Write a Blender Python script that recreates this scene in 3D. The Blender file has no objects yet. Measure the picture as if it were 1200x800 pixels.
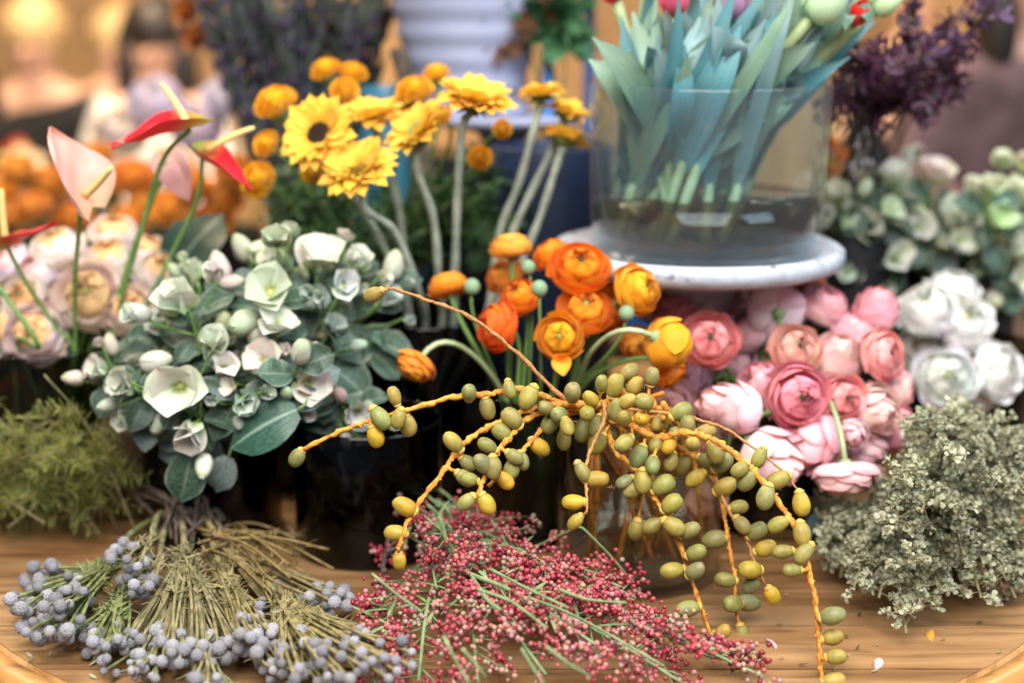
import bpy, math, random
from mathutils import Vector, Matrix, noise

# ------------------------------------------------------------------ camera, world, lamps, exposure
SC = bpy.context.scene
COL = SC.collection
rnd = random.Random(7)
PITCH = math.radians(13.0)
CAMZ = 0.566                       # camera height above the table top (table top is z = 0)
FPX = 50.0 / 36.0 * 1200.0         # focal length in photograph pixels
cam_d = bpy.data.cameras.new('camera')
cam = bpy.data.objects.new('camera', cam_d)
COL.objects.link(cam)
cam.location = (0, 0, CAMZ)
cam.rotation_euler = (math.radians(90) - PITCH, 0, 0)
cam_d.lens = 50; cam_d.sensor_width = 36
cam_d.clip_start = 0.05; cam_d.clip_end = 60
cam_d.dof.use_dof = True
cam_d.dof.focus_distance = 1.29
cam_d.dof.aperture_fstop = 1.8
cam_d.dof.aperture_blades = 0
SC.camera = cam

W = bpy.data.worlds.new('World'); SC.world = W; W.use_nodes = True
W.node_tree.nodes['Background'].inputs[0].default_value = (0.78, 0.84, 1.0, 1)
W.node_tree.nodes['Background'].inputs[1].default_value = 0.17

def area(name, loc, target, size, power, color, sizey=None):
    d = bpy.data.lights.new(name, 'AREA'); d.energy = power; d.color = color; d.size = size
    if sizey: d.shape = 'RECTANGLE'; d.size_y = sizey
    o = bpy.data.objects.new(name, d); COL.objects.link(o); o.location = loc
    o.rotation_euler = (Vector(target) - Vector(loc)).to_track_quat('-Z', 'Y').to_euler()
    return o
area('skylight_lamp', (-0.10, -0.10, 2.05), (0.05, 1.40, 0.15), 1.8, 150, (1.0, 0.955, 0.895))
area('window_lamp', (1.7, 0.55, 1.9), (0.5, 1.65, 0.25), 1.1, 52, (0.74, 0.88, 1.0))
area('shop_lamp', (-1.5, 3.5, 2.9), (-1.3, 4.9, 0.2), 1.8, 330, (1.0, 0.78, 0.5))
area('counter_lamp', (1.9, 3.6, 2.6), (1.3, 5.2, 0.2), 1.3, 150, (1.0, 0.74, 0.46))
SC.view_settings.view_transform = 'Standard'
SC.view_settings.look = 'None'
SC.view_settings.exposure = 0.0
SC.view_settings.gamma = 1.0
SC.render.engine = 'CYCLES'
SC.cycles.use_denoising = True
SC.cycles.max_bounces = 10
SC.cycles.transparent_max_bounces = 24
SC.cycles.caustics_reflective = False

# ------------------------------------------------------------------ helpers
CP, SP = math.cos(PITCH), math.sin(PITCH)
FWD = Vector((0, CP, -SP)); UPV = Vector((0, SP, CP)); RGT = Vector((1, 0, 0))
def ray(px, py): return FWD + RGT * ((px - 600) / FPX) + UPV * ((400 - py) / FPX)
def P(px, py, Y):
    d = ray(px, py); return Vector((0, 0, CAMZ)) + d * (Y / d.y)
def T(px, py, z=0.0):
    d = ray(px, py); return Vector((0, 0, CAMZ)) + d * ((z - CAMZ) / d.z)
def depth(p): return (Vector(p) - Vector((0, 0, CAMZ))).dot(FWD)
def mm(npx, p): return npx * depth(p) / FPX
def D(fx, fy, fz): return (RGT * fx + UPV * fy - FWD * fz).normalized()
def frame(z, roll=0.0, hint=None):
    z = Vector(z).normalized()
    h = Vector(hint) if hint is not None else (Vector((0, 0, 1)) if abs(z.z) < 0.9 else Vector((0, 1, 0)))
    x = h.cross(z).normalized(); y = z.cross(x)
    M = Matrix((x, y, z)).transposed().to_4x4()
    return M @ Matrix.Rotation(roll, 4, 'Z')
def TR(p): return Matrix.Translation(Vector(p))
def S(s): return Matrix.Scale(s, 4)
def S3(a, b, c): return Matrix.Diagonal((a, b, c, 1))
def RX(a): return Matrix.Rotation(a, 4, 'X')
def RY(a): return Matrix.Rotation(a, 4, 'Y')
def RZ(a): return Matrix.Rotation(a, 4, 'Z')
def lerp(a, b, t): return a + (b - a) * t
def clamp(x, a=0., b=1.): return max(a, min(b, x))
def cr(pts, n=8):
    pts = [Vector(p) for p in pts]
    if len(pts) == 2: return [pts[0].lerp(pts[1], i / n) for i in range(n + 1)]
    q = [pts[0] * 2 - pts[1]] + pts + [pts[-1] * 2 - pts[-2]]
    out = []
    for i in range(len(pts) - 1):
        a, b, c, d = q[i:i + 4]
        for k in range(n):
            t = k / n
            out.append(0.5 * ((2 * b) + (c - a) * t + (2 * a - 5 * b + 4 * c - d) * t * t + (3 * b - a - 3 * c + d) * t ** 3))
    out.append(pts[-1]); return out
def hermite(p0, t0, p1, t1, n=12):
    out = []
    for i in range(n + 1):
        t = i / n; a = 2 * t ** 3 - 3 * t * t + 1; b = t ** 3 - 2 * t * t + t; c = -2 * t ** 3 + 3 * t * t; d = t ** 3 - t * t
        out.append(p0 * a + t0 * b + p1 * c + t1 * d)
    return out

class MB:
    """collects one mesh"""
    def __init__(s): s.v = []; s.f = []; s.uv = []; s.mi = []; s.c = []
    def add(s, v, f, uv=None, mi=0, M=None, col=None):
        o = len(s.v)
        s.v += [tuple(M @ Vector(p)) for p in v] if M is not None else [tuple(p) for p in v]
        s.f += [tuple(i + o for i in q) for q in f]
        s.uv += uv if uv else [(0.5, 0.5)] * len(v)
        s.mi += [mi] * len(f)
        s.c += [col if col else (1, 1, 1)] * len(v)
    def mesh(s, name, *mats, smooth=True, colors=False):
        m = bpy.data.meshes.new(name); m.from_pydata(s.v, [], s.f)
        lay = m.uv_layers.new(name='UVMap')
        flat = []
        for f in s.f:
            for i in f: flat += s.uv[i]
        lay.data.foreach_set('uv', flat)
        if colors:
            a = m.color_attributes.new('tint', 'FLOAT_COLOR', 'POINT')
            fl = []
            for c in s.c: fl += [c[0], c[1], c[2], 1]
            a.data.foreach_set('color', fl)
        for k in mats: m.materials.append(k)
        m.polygons.foreach_set('material_index', s.mi)
        if smooth: m.polygons.foreach_set('use_smooth', [True] * len(s.f))
        m.update(); return m
    def tube(s, pts, rad, sides=6, mi=0, cap=True, col=None):
        pts = [Vector(p) for p in pts]; n = len(pts)
        r = rad if callable(rad) else (lambda t: rad)
        t0 = (pts[1] - pts[0]).normalized()
        x = t0.orthogonal().normalized()
        v = []; uv = []; L = 0
        for i, p in enumerate(pts):
            t = (pts[min(i + 1, n - 1)] - pts[max(i - 1, 0)])
            if t.length < 1e-9: t = t0
            t = t.normalized(); x = (x - t * x.dot(t)); x = x.normalized() if x.length > 1e-6 else t.orthogonal().normalized()
            y = t.cross(x); rr = r(i / (n - 1))
            for k in range(sides):
                a = 2 * math.pi * k / sides
                v.append(p + (x * math.cos(a) + y * math.sin(a)) * rr); uv.append((k / sides, i / (n - 1)))
        f = []
        for i in range(n - 1):
            for k in range(sides):
                a = i * sides + k; b = i * sides + (k + 1) % sides
                f.append((a, b, b + sides, a + sides))
        if cap:
            f.append(tuple(range(sides - 1, -1, -1))); f.append(tuple((n - 1) * sides + k for k in range(sides)))
        s.add(v, f, uv, mi, col=col)
    def lathe(s, prof, n=48, mi=0, M=None):
        v = []; uv = []; f = []
        for j, (r, z) in enumerate(prof):
            for k in range(n):
                a = 2 * math.pi * k / n
                v.append((r * math.cos(a), r * math.sin(a), z)); uv.append((k / n, j / (len(prof) - 1)))
        for j in range(len(prof) - 1):
            for k in range(n):
                a = j * n + k; b = j * n + (k + 1) % n
                f.append((a, b, b + n, a + n))
        s.add(v, f, uv, mi, M)
    def blob(s, M, n=8, m=6, mi=0, col=None, jit=0, seed=0):
        v = []; uv = []; f = []
        for j in range(m + 1):
            th = math.pi * j / m
            for k in range(n):
                a = 2 * math.pi * k / n
                p = Vector((math.sin(th) * math.cos(a), math.sin(th) * math.sin(a), math.cos(th)))
                if jit: p *= 1 + jit * noise.noise(p * 2.1 + Vector((seed, seed * .7, 0)))
                v.append(p); uv.append((k / n, j / m))
        for j in range(m):
            for k in range(n):
                a = j * n + k; b = j * n + (k + 1) % n
                f.append((a, a + n, b + n, b))
        s.add(v, f, uv, mi, M, col)
    def box(s, a, b, mi=0, M=None):
        x0, y0, z0 = a; x1, y1, z1 = b
        v = [(x0, y0, z0), (x1, y0, z0), (x1, y1, z0), (x0, y1, z0), (x0, y0, z1), (x1, y0, z1), (x1, y1, z1), (x0, y1, z1)]
        s.add(v, [(3, 2, 1, 0), (4, 5, 6, 7), (0, 1, 5, 4), (1, 2, 6, 5), (2, 3, 7, 6), (3, 0, 4, 7)], None, mi, M)
    def shell(s, prof, phi, off=0.0, nu=7, nv=6, notch=.25, skew=.04, ruf=.03, seed=0, flare=0., mi=0, M=None, base=.35):
        """petal that wraps round the z axis on a profile of four bezier points (r, z)"""
        v = []; uv = []; f = []
        rr = random.Random(seed); ph = rr.random() * 9
        for i in range(nu + 1):
            u = i / nu
            for j in range(nv + 1):
                w = -1 + 2 * j / nv
                t = u * (1 - notch * abs(w) ** 2.5)
                a = (1 - t) ** 3; b = 3 * t * (1 - t) ** 2; c = 3 * t * t * (1 - t); d = t ** 3
                r = prof[0][0] * a + prof[1][0] * b + prof[2][0] * c + prof[3][0] * d
                z = prof[0][1] * a + prof[1][1] * b + prof[2][1] * c + prof[3][1] * d
                fi = off + w * phi * (base + (1 - base) * math.sin(min(u * 1.15, 1) * math.pi / 2))
                e = u ** 3
                nz = noise.noise(Vector((fi * 1.7 + ph, u * 1.5, ph)))
                r = r * (1 + skew * w) + ruf * e * nz * 2.2 + flare * e
                z = z + ruf * e * noise.noise(Vector((fi * 2.3, ph + 5, u)))
                v.append((r * math.cos(fi), r * math.sin(fi), z)); uv.append((j / nv, u))
        for i in range(nu):
            for j in range(nv):
                a = i * (nv + 1) + j; f.append((a, a + 1, a + nv + 2, a + nv + 1))
        s.add(v, f, uv, mi, M)
    def blade(s, L, Wd, prof, lift=0., bend=0., cup=0., nu=7, nv=4, wav=0., seed=0, mi=0, M=None, tipcurl=0., fold=0., col=None):
        """flat organ: base at the origin, along +Y, face +Z; lift = start angle, bend = total turn along its length"""
        rr = random.Random(seed); ph = rr.random() * 20
        v = []; uv = []; f = []; y = z = 0.
        for i in range(nu + 1):
            u = i / nu
            ang = lift + bend * u + tipcurl * u ** 4
            if i: y += math.cos(ang) * L / nu; z += math.sin(ang) * L / nu
            w = Wd * prof(u)
            for j in range(nv + 1):
                q = -1 + 2 * j / nv
                h = cup * w * q * q + fold * w * abs(q) + wav * Wd * abs(q) * noise.noise(Vector((u * 4 + ph, q * 1.4, ph)))
                v.append((q * w, y - math.sin(ang) * h, z + math.cos(ang) * h)); uv.append((j / nv, u))
        for i in range(nu):
            for j in range(nv):
                a = i * (nv + 1) + j; f.append((a, a + 1, a + nv + 2, a + nv + 1))
        s.add(v, f, uv, mi, M, col)
    def ribbon(s, pts, width, nrm, cup=.25, nv=4, mi=0, twist=0., wav=0., seed=0):
        """strap leaf along a polyline, face towards nrm"""
        pts = [Vector(p) for p in pts]; n = len(pts); nrm = Vector(nrm)
        v = []; uv = []; f = []
        for i, p in enumerate(pts):
            u = i / (n - 1); t = (pts[min(i + 1, n - 1)] - pts[max(i - 1, 0)]).normalized()
            sd = t.cross(nrm).normalized(); no = sd.cross(t)
            if twist: R = Matrix.Rotation(twist * u, 3, t); sd = R @ sd; no = R @ no
            w = width(u)
            for j in range(nv + 1):
                q = -1 + 2 * j / nv
                v.append(p + sd * (q * w) + no * (cup * w * q * q + wav * w * abs(q) * noise.noise(Vector((u * 5 + seed, q, seed)))))
                uv.append((j / nv, u))
        for i in range(n - 1):
            for j in range(nv):
                a = i * (nv + 1) + j; f.append((a, a + 1, a + nv + 2, a + nv + 1))
        s.add(v, f, uv, mi)

def put(name, mesh, parent=None, M=None, color=None):
    o = bpy.data.objects.new(name, mesh); COL.objects.link(o)
    if parent is not None: o.parent = parent
    if M is not None: o.matrix_basis = M
    if color is not None: o.color = (color[0], color[1], color[2], 1)
    return o
def thing(name, label, cat, loc=(0, 0, 0), group=None, M=None):
    o = bpy.data.objects.new(name, None); COL.objects.link(o)
    o.empty_display_size = 0.02
    if M is not None: o.matrix_basis = M
    else: o.location = loc
    o['label'] = label; o['category'] = cat
    if group: o['group'] = group
    return o
def tag(o, label, cat, group=None):
    o['label'] = label; o['category'] = cat
    if group: o['group'] = group
    return o
def structure(o): o['kind'] = 'structure'; return o
def vary(c, a=.1, r=rnd):
    k = 1 + r.uniform(-a, a)
    return tuple(clamp(x * k * (1 + r.uniform(-a, a) * .5)) for x in c)

# ------------------------------------------------------------------ materials
def newmat(name):
    m = bpy.data.materials.new(name); m.use_nodes = True
    nt = m.node_tree; b = nt.nodes['Principled BSDF']; return m, nt, b
def nd(nt, t, **k):
    n = nt.nodes.new(t)
    for a, b in k.items(): setattr(n, a, b)
    return n
def ramp(nt, stops, fac=None):
    r = nd(nt, 'ShaderNodeValToRGB'); e = r.color_ramp.elements
    while len(e) > len(stops): e.remove(e[-1])
    while len(e) < len(stops): e.new(0.5)
    for k, (p, c) in enumerate(stops): e[k].position = p; e[k].color = (*c, 1)
    if fac is not None: nt.links.new(fac, r.inputs[0])
    return r
def mixc(nt, a, b, fac, mode='MIX'):
    n = nd(nt, 'ShaderNodeMix', data_type='RGBA', blend_type=mode)
    for sock, val in ((n.inputs[0], fac), (n.inputs[6], a), (n.inputs[7], b)):
        if hasattr(val, 'node'): nt.links.new(val, sock)
        elif isinstance(val, (int, float)): sock.default_value = val
        else: sock.default_value = (*val, 1)
    return n.outputs[2]
def petal_mat(name, base=(1, 1, 1), rim=(1, 1, 1), rim_at=.82, trans=.3, rough=.55, vein=.18, usecol=True, core=(1, 1, 1), bump=.25):
    """thin petal: object colour x length gradient (pigment: core -> body -> rim) with fine veins, part of the light passes through"""
    m, nt, b = newmat(name); L = nt.links
    uv = nd(nt, 'ShaderNodeUVMap'); sep = nd(nt, 'ShaderNodeSeparateXYZ'); L.new(uv.outputs[0], sep.inputs[0])
    g = ramp(nt, [(0.0, core), (0.35, base), (rim_at, base), (1.0, rim)], sep.outputs[1])
    mp = nd(nt, 'ShaderNodeMapping'); mp.inputs['Scale'].default_value = (26, 1.6, 1); L.new(uv.outputs[0], mp.inputs[0])
    oi = nd(nt, 'ShaderNodeObjectInfo')
    nz = nd(nt, 'ShaderNodeTexNoise', noise_dimensions='4D'); nz.inputs['Scale'].default_value = 1.0; nz.inputs['Detail'].default_value = 3
    mu = nd(nt, 'ShaderNodeMath', operation='MULTIPLY'); mu.inputs[1].default_value = 40; L.new(oi.outputs['Random'], mu.inputs[0])
    L.new(mp.outputs[0], nz.inputs['Vector']); L.new(mu.outputs[0], nz.inputs['W'])
    vr = ramp(nt, [(.3, (1 - vein,) * 3), (.7, (1, 1, 1))], nz.outputs[0])
    n2 = nd(nt, 'ShaderNodeTexNoise', noise_dimensions='4D'); n2.inputs['Scale'].default_value = 2.2; L.new(uv.outputs[0], n2.inputs['Vector']); L.new(mu.outputs[0], n2.inputs['W'])
    blot = ramp(nt, [(.3, (.95, .93, .92)), (.7, (1.0, 1.0, 1.0))], n2.outputs[0])
    c = mixc(nt, g.outputs[0], vr.outputs[0], 1.0, 'MULTIPLY')
    c = mixc(nt, c, blot.outputs[0], 1.0, 'MULTIPLY')
    if usecol: c = mixc(nt, c, oi.outputs['Color'], 1.0, 'MULTIPLY')
    hs = nd(nt, 'ShaderNodeHueSaturation'); L.new(c, hs.inputs['Color'])
    mr = nd(nt, 'ShaderNodeMapRange'); mr.inputs[3].default_value = .93; mr.inputs[4].default_value = 1.06
    L.new(oi.outputs['Random'], mr.inputs[0]); L.new(mr.outputs[0], hs.inputs['Value'])
    L.new(hs.outputs[0], b.inputs['Base Color']); b.inputs['Roughness'].default_value = rough
    b.inputs['Specular IOR Level'].default_value = .3; b.inputs['Sheen Weight'].default_value = .08
    bp = nd(nt, 'ShaderNodeBump'); bp.inputs['Strength'].default_value = bump; bp.inputs['Distance'].default_value = .002
    L.new(nz.outputs[0], bp.inputs['Height']); L.new(bp.outputs[0], b.inputs['Normal'])
    tr = nd(nt, 'ShaderNodeBsdfTranslucent'); L.new(hs.outputs[0], tr.inputs[0])
    mx = nd(nt, 'ShaderNodeMixShader'); mx.inputs[0].default_value = trans
    L.new(b.outputs[0], mx.inputs[1]); L.new(tr.outputs[0], mx.inputs[2]); L.new(mx.outputs[0], nt.nodes['Material Output'].inputs[0])
    return m
def leaf_mat(name, c1, c2, rib=None, trans=.18, rough=.45, edge=None, ncol=18, spec=.4):
    m, nt, b = newmat(name); L = nt.links
    uv = nd(nt, 'ShaderNodeUVMap'); sep = nd(nt, 'ShaderNodeSeparateXYZ'); L.new(uv.outputs[0], sep.inputs[0])
    oi = nd(nt, 'ShaderNodeObjectInfo')
    tc = nd(nt, 'ShaderNodeTexCoord')
    nz = nd(nt, 'ShaderNodeTexNoise'); nz.inputs['Scale'].default_value = ncol; nz.inputs['Detail'].default_value = 4; L.new(tc.outputs['Object'], nz.inputs['Vector'])
    g = ramp(nt, [(.35, c1), (.68, c2)], nz.outputs[0]); c = g.outputs[0]
    mp = nd(nt, 'ShaderNodeMapping'); mp.inputs['Scale'].default_value = (22, 1.4, 1); L.new(uv.outputs[0], mp.inputs[0])
    st = nd(nt, 'ShaderNodeTexNoise'); st.inputs['Scale'].default_value = 1; L.new(mp.outputs[0], st.inputs['Vector'])
    sr = ramp(nt, [(.3, (.75, .75, .75)), (.7, (1.1, 1.1, 1.1))], st.outputs[0]); c = mixc(nt, c, sr.outputs[0], 1.0, 'MULTIPLY')
    ax = nd(nt, 'ShaderNodeMath', operation='SUBTRACT'); ax.inputs[1].default_value = .5; L.new(sep.outputs[0], ax.inputs[0])
    ab = nd(nt, 'ShaderNodeMath', operation='ABSOLUTE'); L.new(ax.outputs[0], ab.inputs[0])
    if rib:
        rr = ramp(nt, [(0.0, (1, 1, 1)), (.05, (0, 0, 0))], ab.outputs[0]); c = mixc(nt, c, rib, rr.outputs[0])
    if edge:
        er = ramp(nt, [(.40, (0, 0, 0)), (.5, (.75, .75, .75))], ab.outputs[0]); c = mixc(nt, c, edge, er.outputs[0])
    hs = nd(nt, 'ShaderNodeHueSaturation'); L.new(c, hs.inputs['Color'])
    mr = nd(nt, 'ShaderNodeMapRange'); mr.inputs[3].default_value = .7; mr.inputs[4].default_value = 1.25
    L.new(oi.outputs['Random'], mr.inputs[0]); L.new(mr.outputs[0], hs.inputs['Value'])
    L.new(hs.outputs[0], b.inputs['Base Color']); b.inputs['Roughness'].default_value = rough; b.inputs['Specular IOR Level'].default_value = spec
    bp = nd(nt, 'ShaderNodeBump'); bp.inputs['Strength'].default_value = .3; bp.inputs['Distance'].default_value = .002
    L.new(st.outputs[0], bp.inputs['Height']); L.new(bp.outputs[0], b.inputs['Normal'])
    tr = nd(nt, 'ShaderNodeBsdfTranslucent'); L.new(hs.outputs[0], tr.inputs[0])
    mx = nd(nt, 'ShaderNodeMixShader'); mx.inputs[0].default_value = trans
    L.new(b.outputs[0], mx.inputs[1]); L.new(tr.outputs[0], mx.inputs[2]); L.new(mx.outputs[0], nt.nodes['Material Output'].inputs[0])
    return m
def solid(name, c1, c2, scale=60, rough=.6, bump=.3, spec=.4, usecol=False, attr=False, metal=0., detail=4, dist=.002, coat=0.):
    m, nt, b = newmat(name); L = nt.links
    tc = nd(nt, 'ShaderNodeTexCoord')
    nz = nd(nt, 'ShaderNodeTexNoise'); nz.inputs['Scale'].default_value = scale; nz.inputs['Detail'].default_value = detail; L.new(tc.outputs['Object'], nz.inputs['Vector'])
    g = ramp(nt, [(.35, c1), (.65, c2)], nz.outputs[0]); c = g.outputs[0]
    if usecol:
        oi = nd(nt, 'ShaderNodeObjectInfo'); c = mixc(nt, c, oi.outputs['Color'], 1.0, 'MULTIPLY')
    if attr:
        at = nd(nt, 'ShaderNodeVertexColor', layer_name='tint'); c = mixc(nt, c, at.outputs[0], 1.0, 'MULTIPLY')
    L.new(c, b.inputs['Base Color']); b.inputs['Roughness'].default_value = rough; b.inputs['Specular IOR Level'].default_value = spec
    b.inputs['Metallic'].default_value = metal; b.inputs['Coat Weight'].default_value = coat
    bp = nd(nt, 'ShaderNodeBump'); bp.inputs['Strength'].default_value = bump; bp.inputs['Distance'].default_value = dist
    L.new(nz.outputs[0], bp.inputs['Height']); L.new(bp.outputs[0], b.inputs['Normal'])
    return m
def glass_mat(name, tint=(1, 1, 1), rough=.0, gloss=1.0, sky_haze=.0):
    """thin vessel wall: clear, with fresnel reflection"""
    m, nt, b = newmat(name); L = nt.links; nt.nodes.remove(b)
    t = nd(nt, 'ShaderNodeBsdfTransparent'); t.inputs[0].default_value = (*tint, 1)
    g = nd(nt, 'ShaderNodeBsdfGlossy'); g.inputs['Roughness'].default_value = rough; g.inputs[0].default_value = (gloss, gloss, gloss, 1)
    lw = nd(nt, 'ShaderNodeLayerWeight'); lw.inputs[0].default_value = .5
    pw = nd(nt, 'ShaderNodeMath', operation='POWER'); pw.inputs[1].default_value = 4.0; L.new(lw.outputs['Facing'], pw.inputs[0])
    fr = nd(nt, 'ShaderNodeMapRange'); fr.inputs[3].default_value = .022; fr.inputs[4].default_value = .7; L.new(pw.outputs[0], fr.inputs[0])
    mx = nd(nt, 'ShaderNodeMixShader'); L.new(fr.outputs[0], mx.inputs[0]); L.new(t.outputs[0], mx.inputs[1]); L.new(g.outputs[0], mx.inputs[2])
    df = nd(nt, 'ShaderNodeBsdfDiffuse'); df.inputs[0].default_value = (.75, .82, .85, 1); m2 = nd(nt, 'ShaderNodeMixShader'); m2.inputs[0].default_value = sky_haze  # diffuse share imitates the haze of sky reflected in the glass
    L.new(mx.outputs[0], m2.inputs[1]); L.new(df.outputs[0], m2.inputs[2])
    L.new(m2.outputs[0], nt.nodes['Material Output'].inputs[0]); return m
def wood_mat(name, cols, sc=(1.2, 14, 14), rough=.5, bump=.25, objvar=.25, coat=.0):
    m, nt, b = newmat(name); L = nt.links
    tc = nd(nt, 'ShaderNodeTexCoord'); oi = nd(nt, 'ShaderNodeObjectInfo')
    ad = nd(nt, 'ShaderNodeVectorMath', operation='ADD'); sc_ = nd(nt, 'ShaderNodeVectorMath', operation='SCALE'); sc_.inputs[0].default_value = (7.3, 3.1, 5.7)
    L.new(oi.outputs['Random'], sc_.inputs['Scale']); L.new(tc.outputs['Object'], ad.inputs[0]); L.new(sc_.outputs[0], ad.inputs[1])
    mp = nd(nt, 'ShaderNodeMapping'); mp.inputs['Scale'].default_value = sc; L.new(ad.outputs[0], mp.inputs[0])
    n1 = nd(nt, 'ShaderNodeTexNoise'); n1.inputs['Scale'].default_value = 2.2; n1.inputs['Detail'].default_value = 7; n1.inputs['Distortion'].default_value = .8; L.new(mp.outputs[0], n1.inputs['Vector'])
    n2 = nd(nt, 'ShaderNodeTexNoise'); n2.inputs['Scale'].default_value = 9; n2.inputs['Detail'].default_value = 6; n2.inputs['Distortion'].default_value = .4; L.new(mp.outputs[0], n2.inputs['Vector'])
    g = ramp(nt, [(.3, cols[0]), (.5, cols[1]), (.7, cols[2])], n1.outputs[0])
    g2 = ramp(nt, [(.33, (.45, .4, .36)), (.5, (1, 1, 1))], n2.outputs[0])
    c = mixc(nt, g.outputs[0], g2.outputs[0], .8, 'MULTIPLY')
    hs = nd(nt, 'ShaderNodeHueSaturation'); L.new(c, hs.inputs['Color'])
    mr = nd(nt, 'ShaderNodeMapRange'); mr.inputs[3].default_value = 1 - objvar; mr.inputs[4].default_value = 1 + objvar * .4
    L.new(oi.outputs['Random'], mr.inputs[0]); L.new(mr.outputs[0], hs.inputs['Value'])
    L.new(hs.outputs[0], b.inputs['Base Color']); b.inputs['Roughness'].default_value = rough; b.inputs['Coat Weight'].default_value = coat; b.inputs['Coat Roughness'].default_value = .3
    bp = nd(nt, 'ShaderNodeBump'); bp.inputs['Strength'].default_value = bump; bp.inputs['Distance'].default_value = .002
    L.new(n2.outputs[0], bp.inputs['Height']); L.new(bp.outputs[0], b.inputs['Normal'])
    return m

M = {}
M['table_wood'] = wood_mat('table_wood', [(.16, .075, .028), (.30, .16, .066), (.40, .235, .11)], (1.0, 9, 9), .45, .3, .22)
M['rim_wood'] = wood_mat('rim_wood', [(.34, .15, .045), (.46, .23, .07), (.52, .28, .10)], (2, 5, 5), .32, .12, .1, .25)
M['wall_wood'] = wood_mat('wall_wood', [(.30, .17, .07), (.42, .25, .115), (.50, .31, .16)], (9, 9, .7), .6, .2, .3)
M['dark_wood'] = wood_mat('dark_wood', [(.03, .018, .012), (.06, .035, .022), (.10, .055, .032)], (1.5, 10, 10), .6)
M['floor'] = solid('floor_concrete', (.16, .12, .09), (.24, .19, .14), 3, .6)
M['glass_cool'] = glass_mat('cool_glass', (.84, .92, .95), sky_haze=.028)
M['glass'] = glass_mat('clear_glass', (.93, .96, .96), sky_haze=.012)
M['glass_smoke'] = glass_mat('smoked_glass', (.42, .41, .38), .02)
M['glass_dark'] = glass_mat('dark_glass', (.16, .16, .17), .03)
M['glass_tea'] = glass_mat('tea_glass', (.86, .82, .76))
M['clay'] = solid('clay', (.07, .035, .02), (.12, .065, .035), 30, .8, .3)
M['water'] = glass_mat('vase_water', (.86, .90, .88))
M['murky'] = glass_mat('murky_water', (.50, .42, .35))  # murk, with the tint deepened to imitate a dark reflection
M['black'] = solid('black_plastic', (.008, .008, .009), (.014, .014, .016), 30, .35, .05)
M['navy'] = solid('navy_enamel', (.010, .018, .045), (.016, .028, .07), 20, .4, .05)
M['blue'] = solid('blue_paint', (.03, .16, .50), (.05, .22, .62), 20, .45, .08)
M['teal'] = solid('teal_glaze', (.03, .13, .20), (.05, .18, .26), 12, .3, .05)
M['urn'] = solid('urn_glaze', (.29, .31, .44), (.35, .37, .51), 9, .5, .08)
M['stem'] = solid('stem_green', (.10, .20, .05), (.17, .29, .08), 40, .5, .2)
M['stem_pale'] = solid('stem_pale', (.26, .33, .15), (.42, .49, .27), 40, .5, .2)
M['stem_grey'] = solid('stem_grey', (.25, .30, .24), (.40, .44, .36), 55, .7, .5)
M['calyx'] = solid('calyx_green', (.20, .28, .12), (.33, .42, .22), 60, .6, .3)
M['bud'] = solid('bud_green', (.14, .24, .13), (.27, .38, .22), 45, .5, .3)
M['ranunculus'] = petal_mat('ranunculus_petal', (1, 1, 1), (1.0, 1.25, 1.3), .90, core=(1, 1, .9), trans=.30, vein=.12)
M['pink'] = petal_mat('pink_petal', (1.0, 1.0, 1.0), (1, .70, .70), .80, core=(1, 1.12, 1.05), vein=.12, trans=.22)
M['white'] = petal_mat('white_petal', (1, 1, 1), (1, 1, 1), core=(.92, .97, .85), vein=.06, trans=.16)
M['rose'] = petal_mat('rose_petal', (1, 1, 1), (1.0, .95, .97), .75, core=(1.0, .95, .85), vein=.05, trans=.16)
M['sun'] = petal_mat('sunflower_petal', (1, 1, 1), (1, 1, .9), core=(1, .85, .5), trans=.25, vein=.14)
M['mari'] = petal_mat('marigold_petal', (1, 1, 1), (1, .92, .8), core=(1, .85, .7), vein=.08, trans=.2)
M['hell'] = petal_mat('hellebore_petal', (1, 1, 1), (1.0, .97, .95), core=(.62, .85, .42), trans=.25, vein=.2)
M['tulip'] = petal_mat('tulip_petal', (1, 1, 1), (1, .9, .9), core=(.7, .9, .6), vein=.15)
M['tulip_white'] = petal_mat('tulip_white_petal', (.75, .9, .72), (1, .97, .85), core=(.5, .8, .55), vein=.15)
M['spathe'] = petal_mat('spathe', (1, 1, 1), (1, .95, .85), core=(.85, 1.0, .7), vein=.14, rough=.24, trans=.2, bump=.6)
M['spathe_red'] = petal_mat('spathe_red', (.72, .015, .03), (.72, .02, .03), core=(.25, .40, .06), usecol=False, vein=.1, rough=.25, trans=.12)
M['disc'] = solid('disc_brown', (.015, .008, .005), (.06, .03, .012), 500, .8, .8)
M['heart'] = solid('bloom_heart', (.015, .012, .01), (.07, .09, .03), 400, .7, .6)
M['heart_green'] = solid('bloom_heart_green', (.25, .32, .08), (.45, .45, .12), 400, .7, .6)
M['stamen'] = solid('stamen', (.45, .50, .12), (.65, .62, .22), 200, .7, .4)
M['spadix'] = solid('spadix', (.70, .55, .18), (.85, .72, .30), 700, .6, .8)
M['hell_leaf'] = leaf_mat('hellebore_leaf', (.024, .066, .042), (.11, .175, .125), (.18, .25, .18), edge=(.25, .31, .25))
M['big_leaf'] = leaf_mat('ivy_leaf', (.016, .055, .036), (.04, .10, .068), (.20, .28, .22), trans=.08, rough=.38)
M['blue_leaf'] = leaf_mat('blue_leaf', (.09, .14, .13), (.22, .28, .26), None, rough=.5)
M['tulip_leaf'] = leaf_mat('tulip_leaf', (.14, .28, .20), (.33, .47, .35), None, trans=.25, rough=.42, ncol=9)
M['tulip_leaf_teal'] = leaf_mat('tulip_leaf_teal', (.06, .22, .26), (.19, .39, .42), None, trans=.25, rough=.42, ncol=9)
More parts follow.
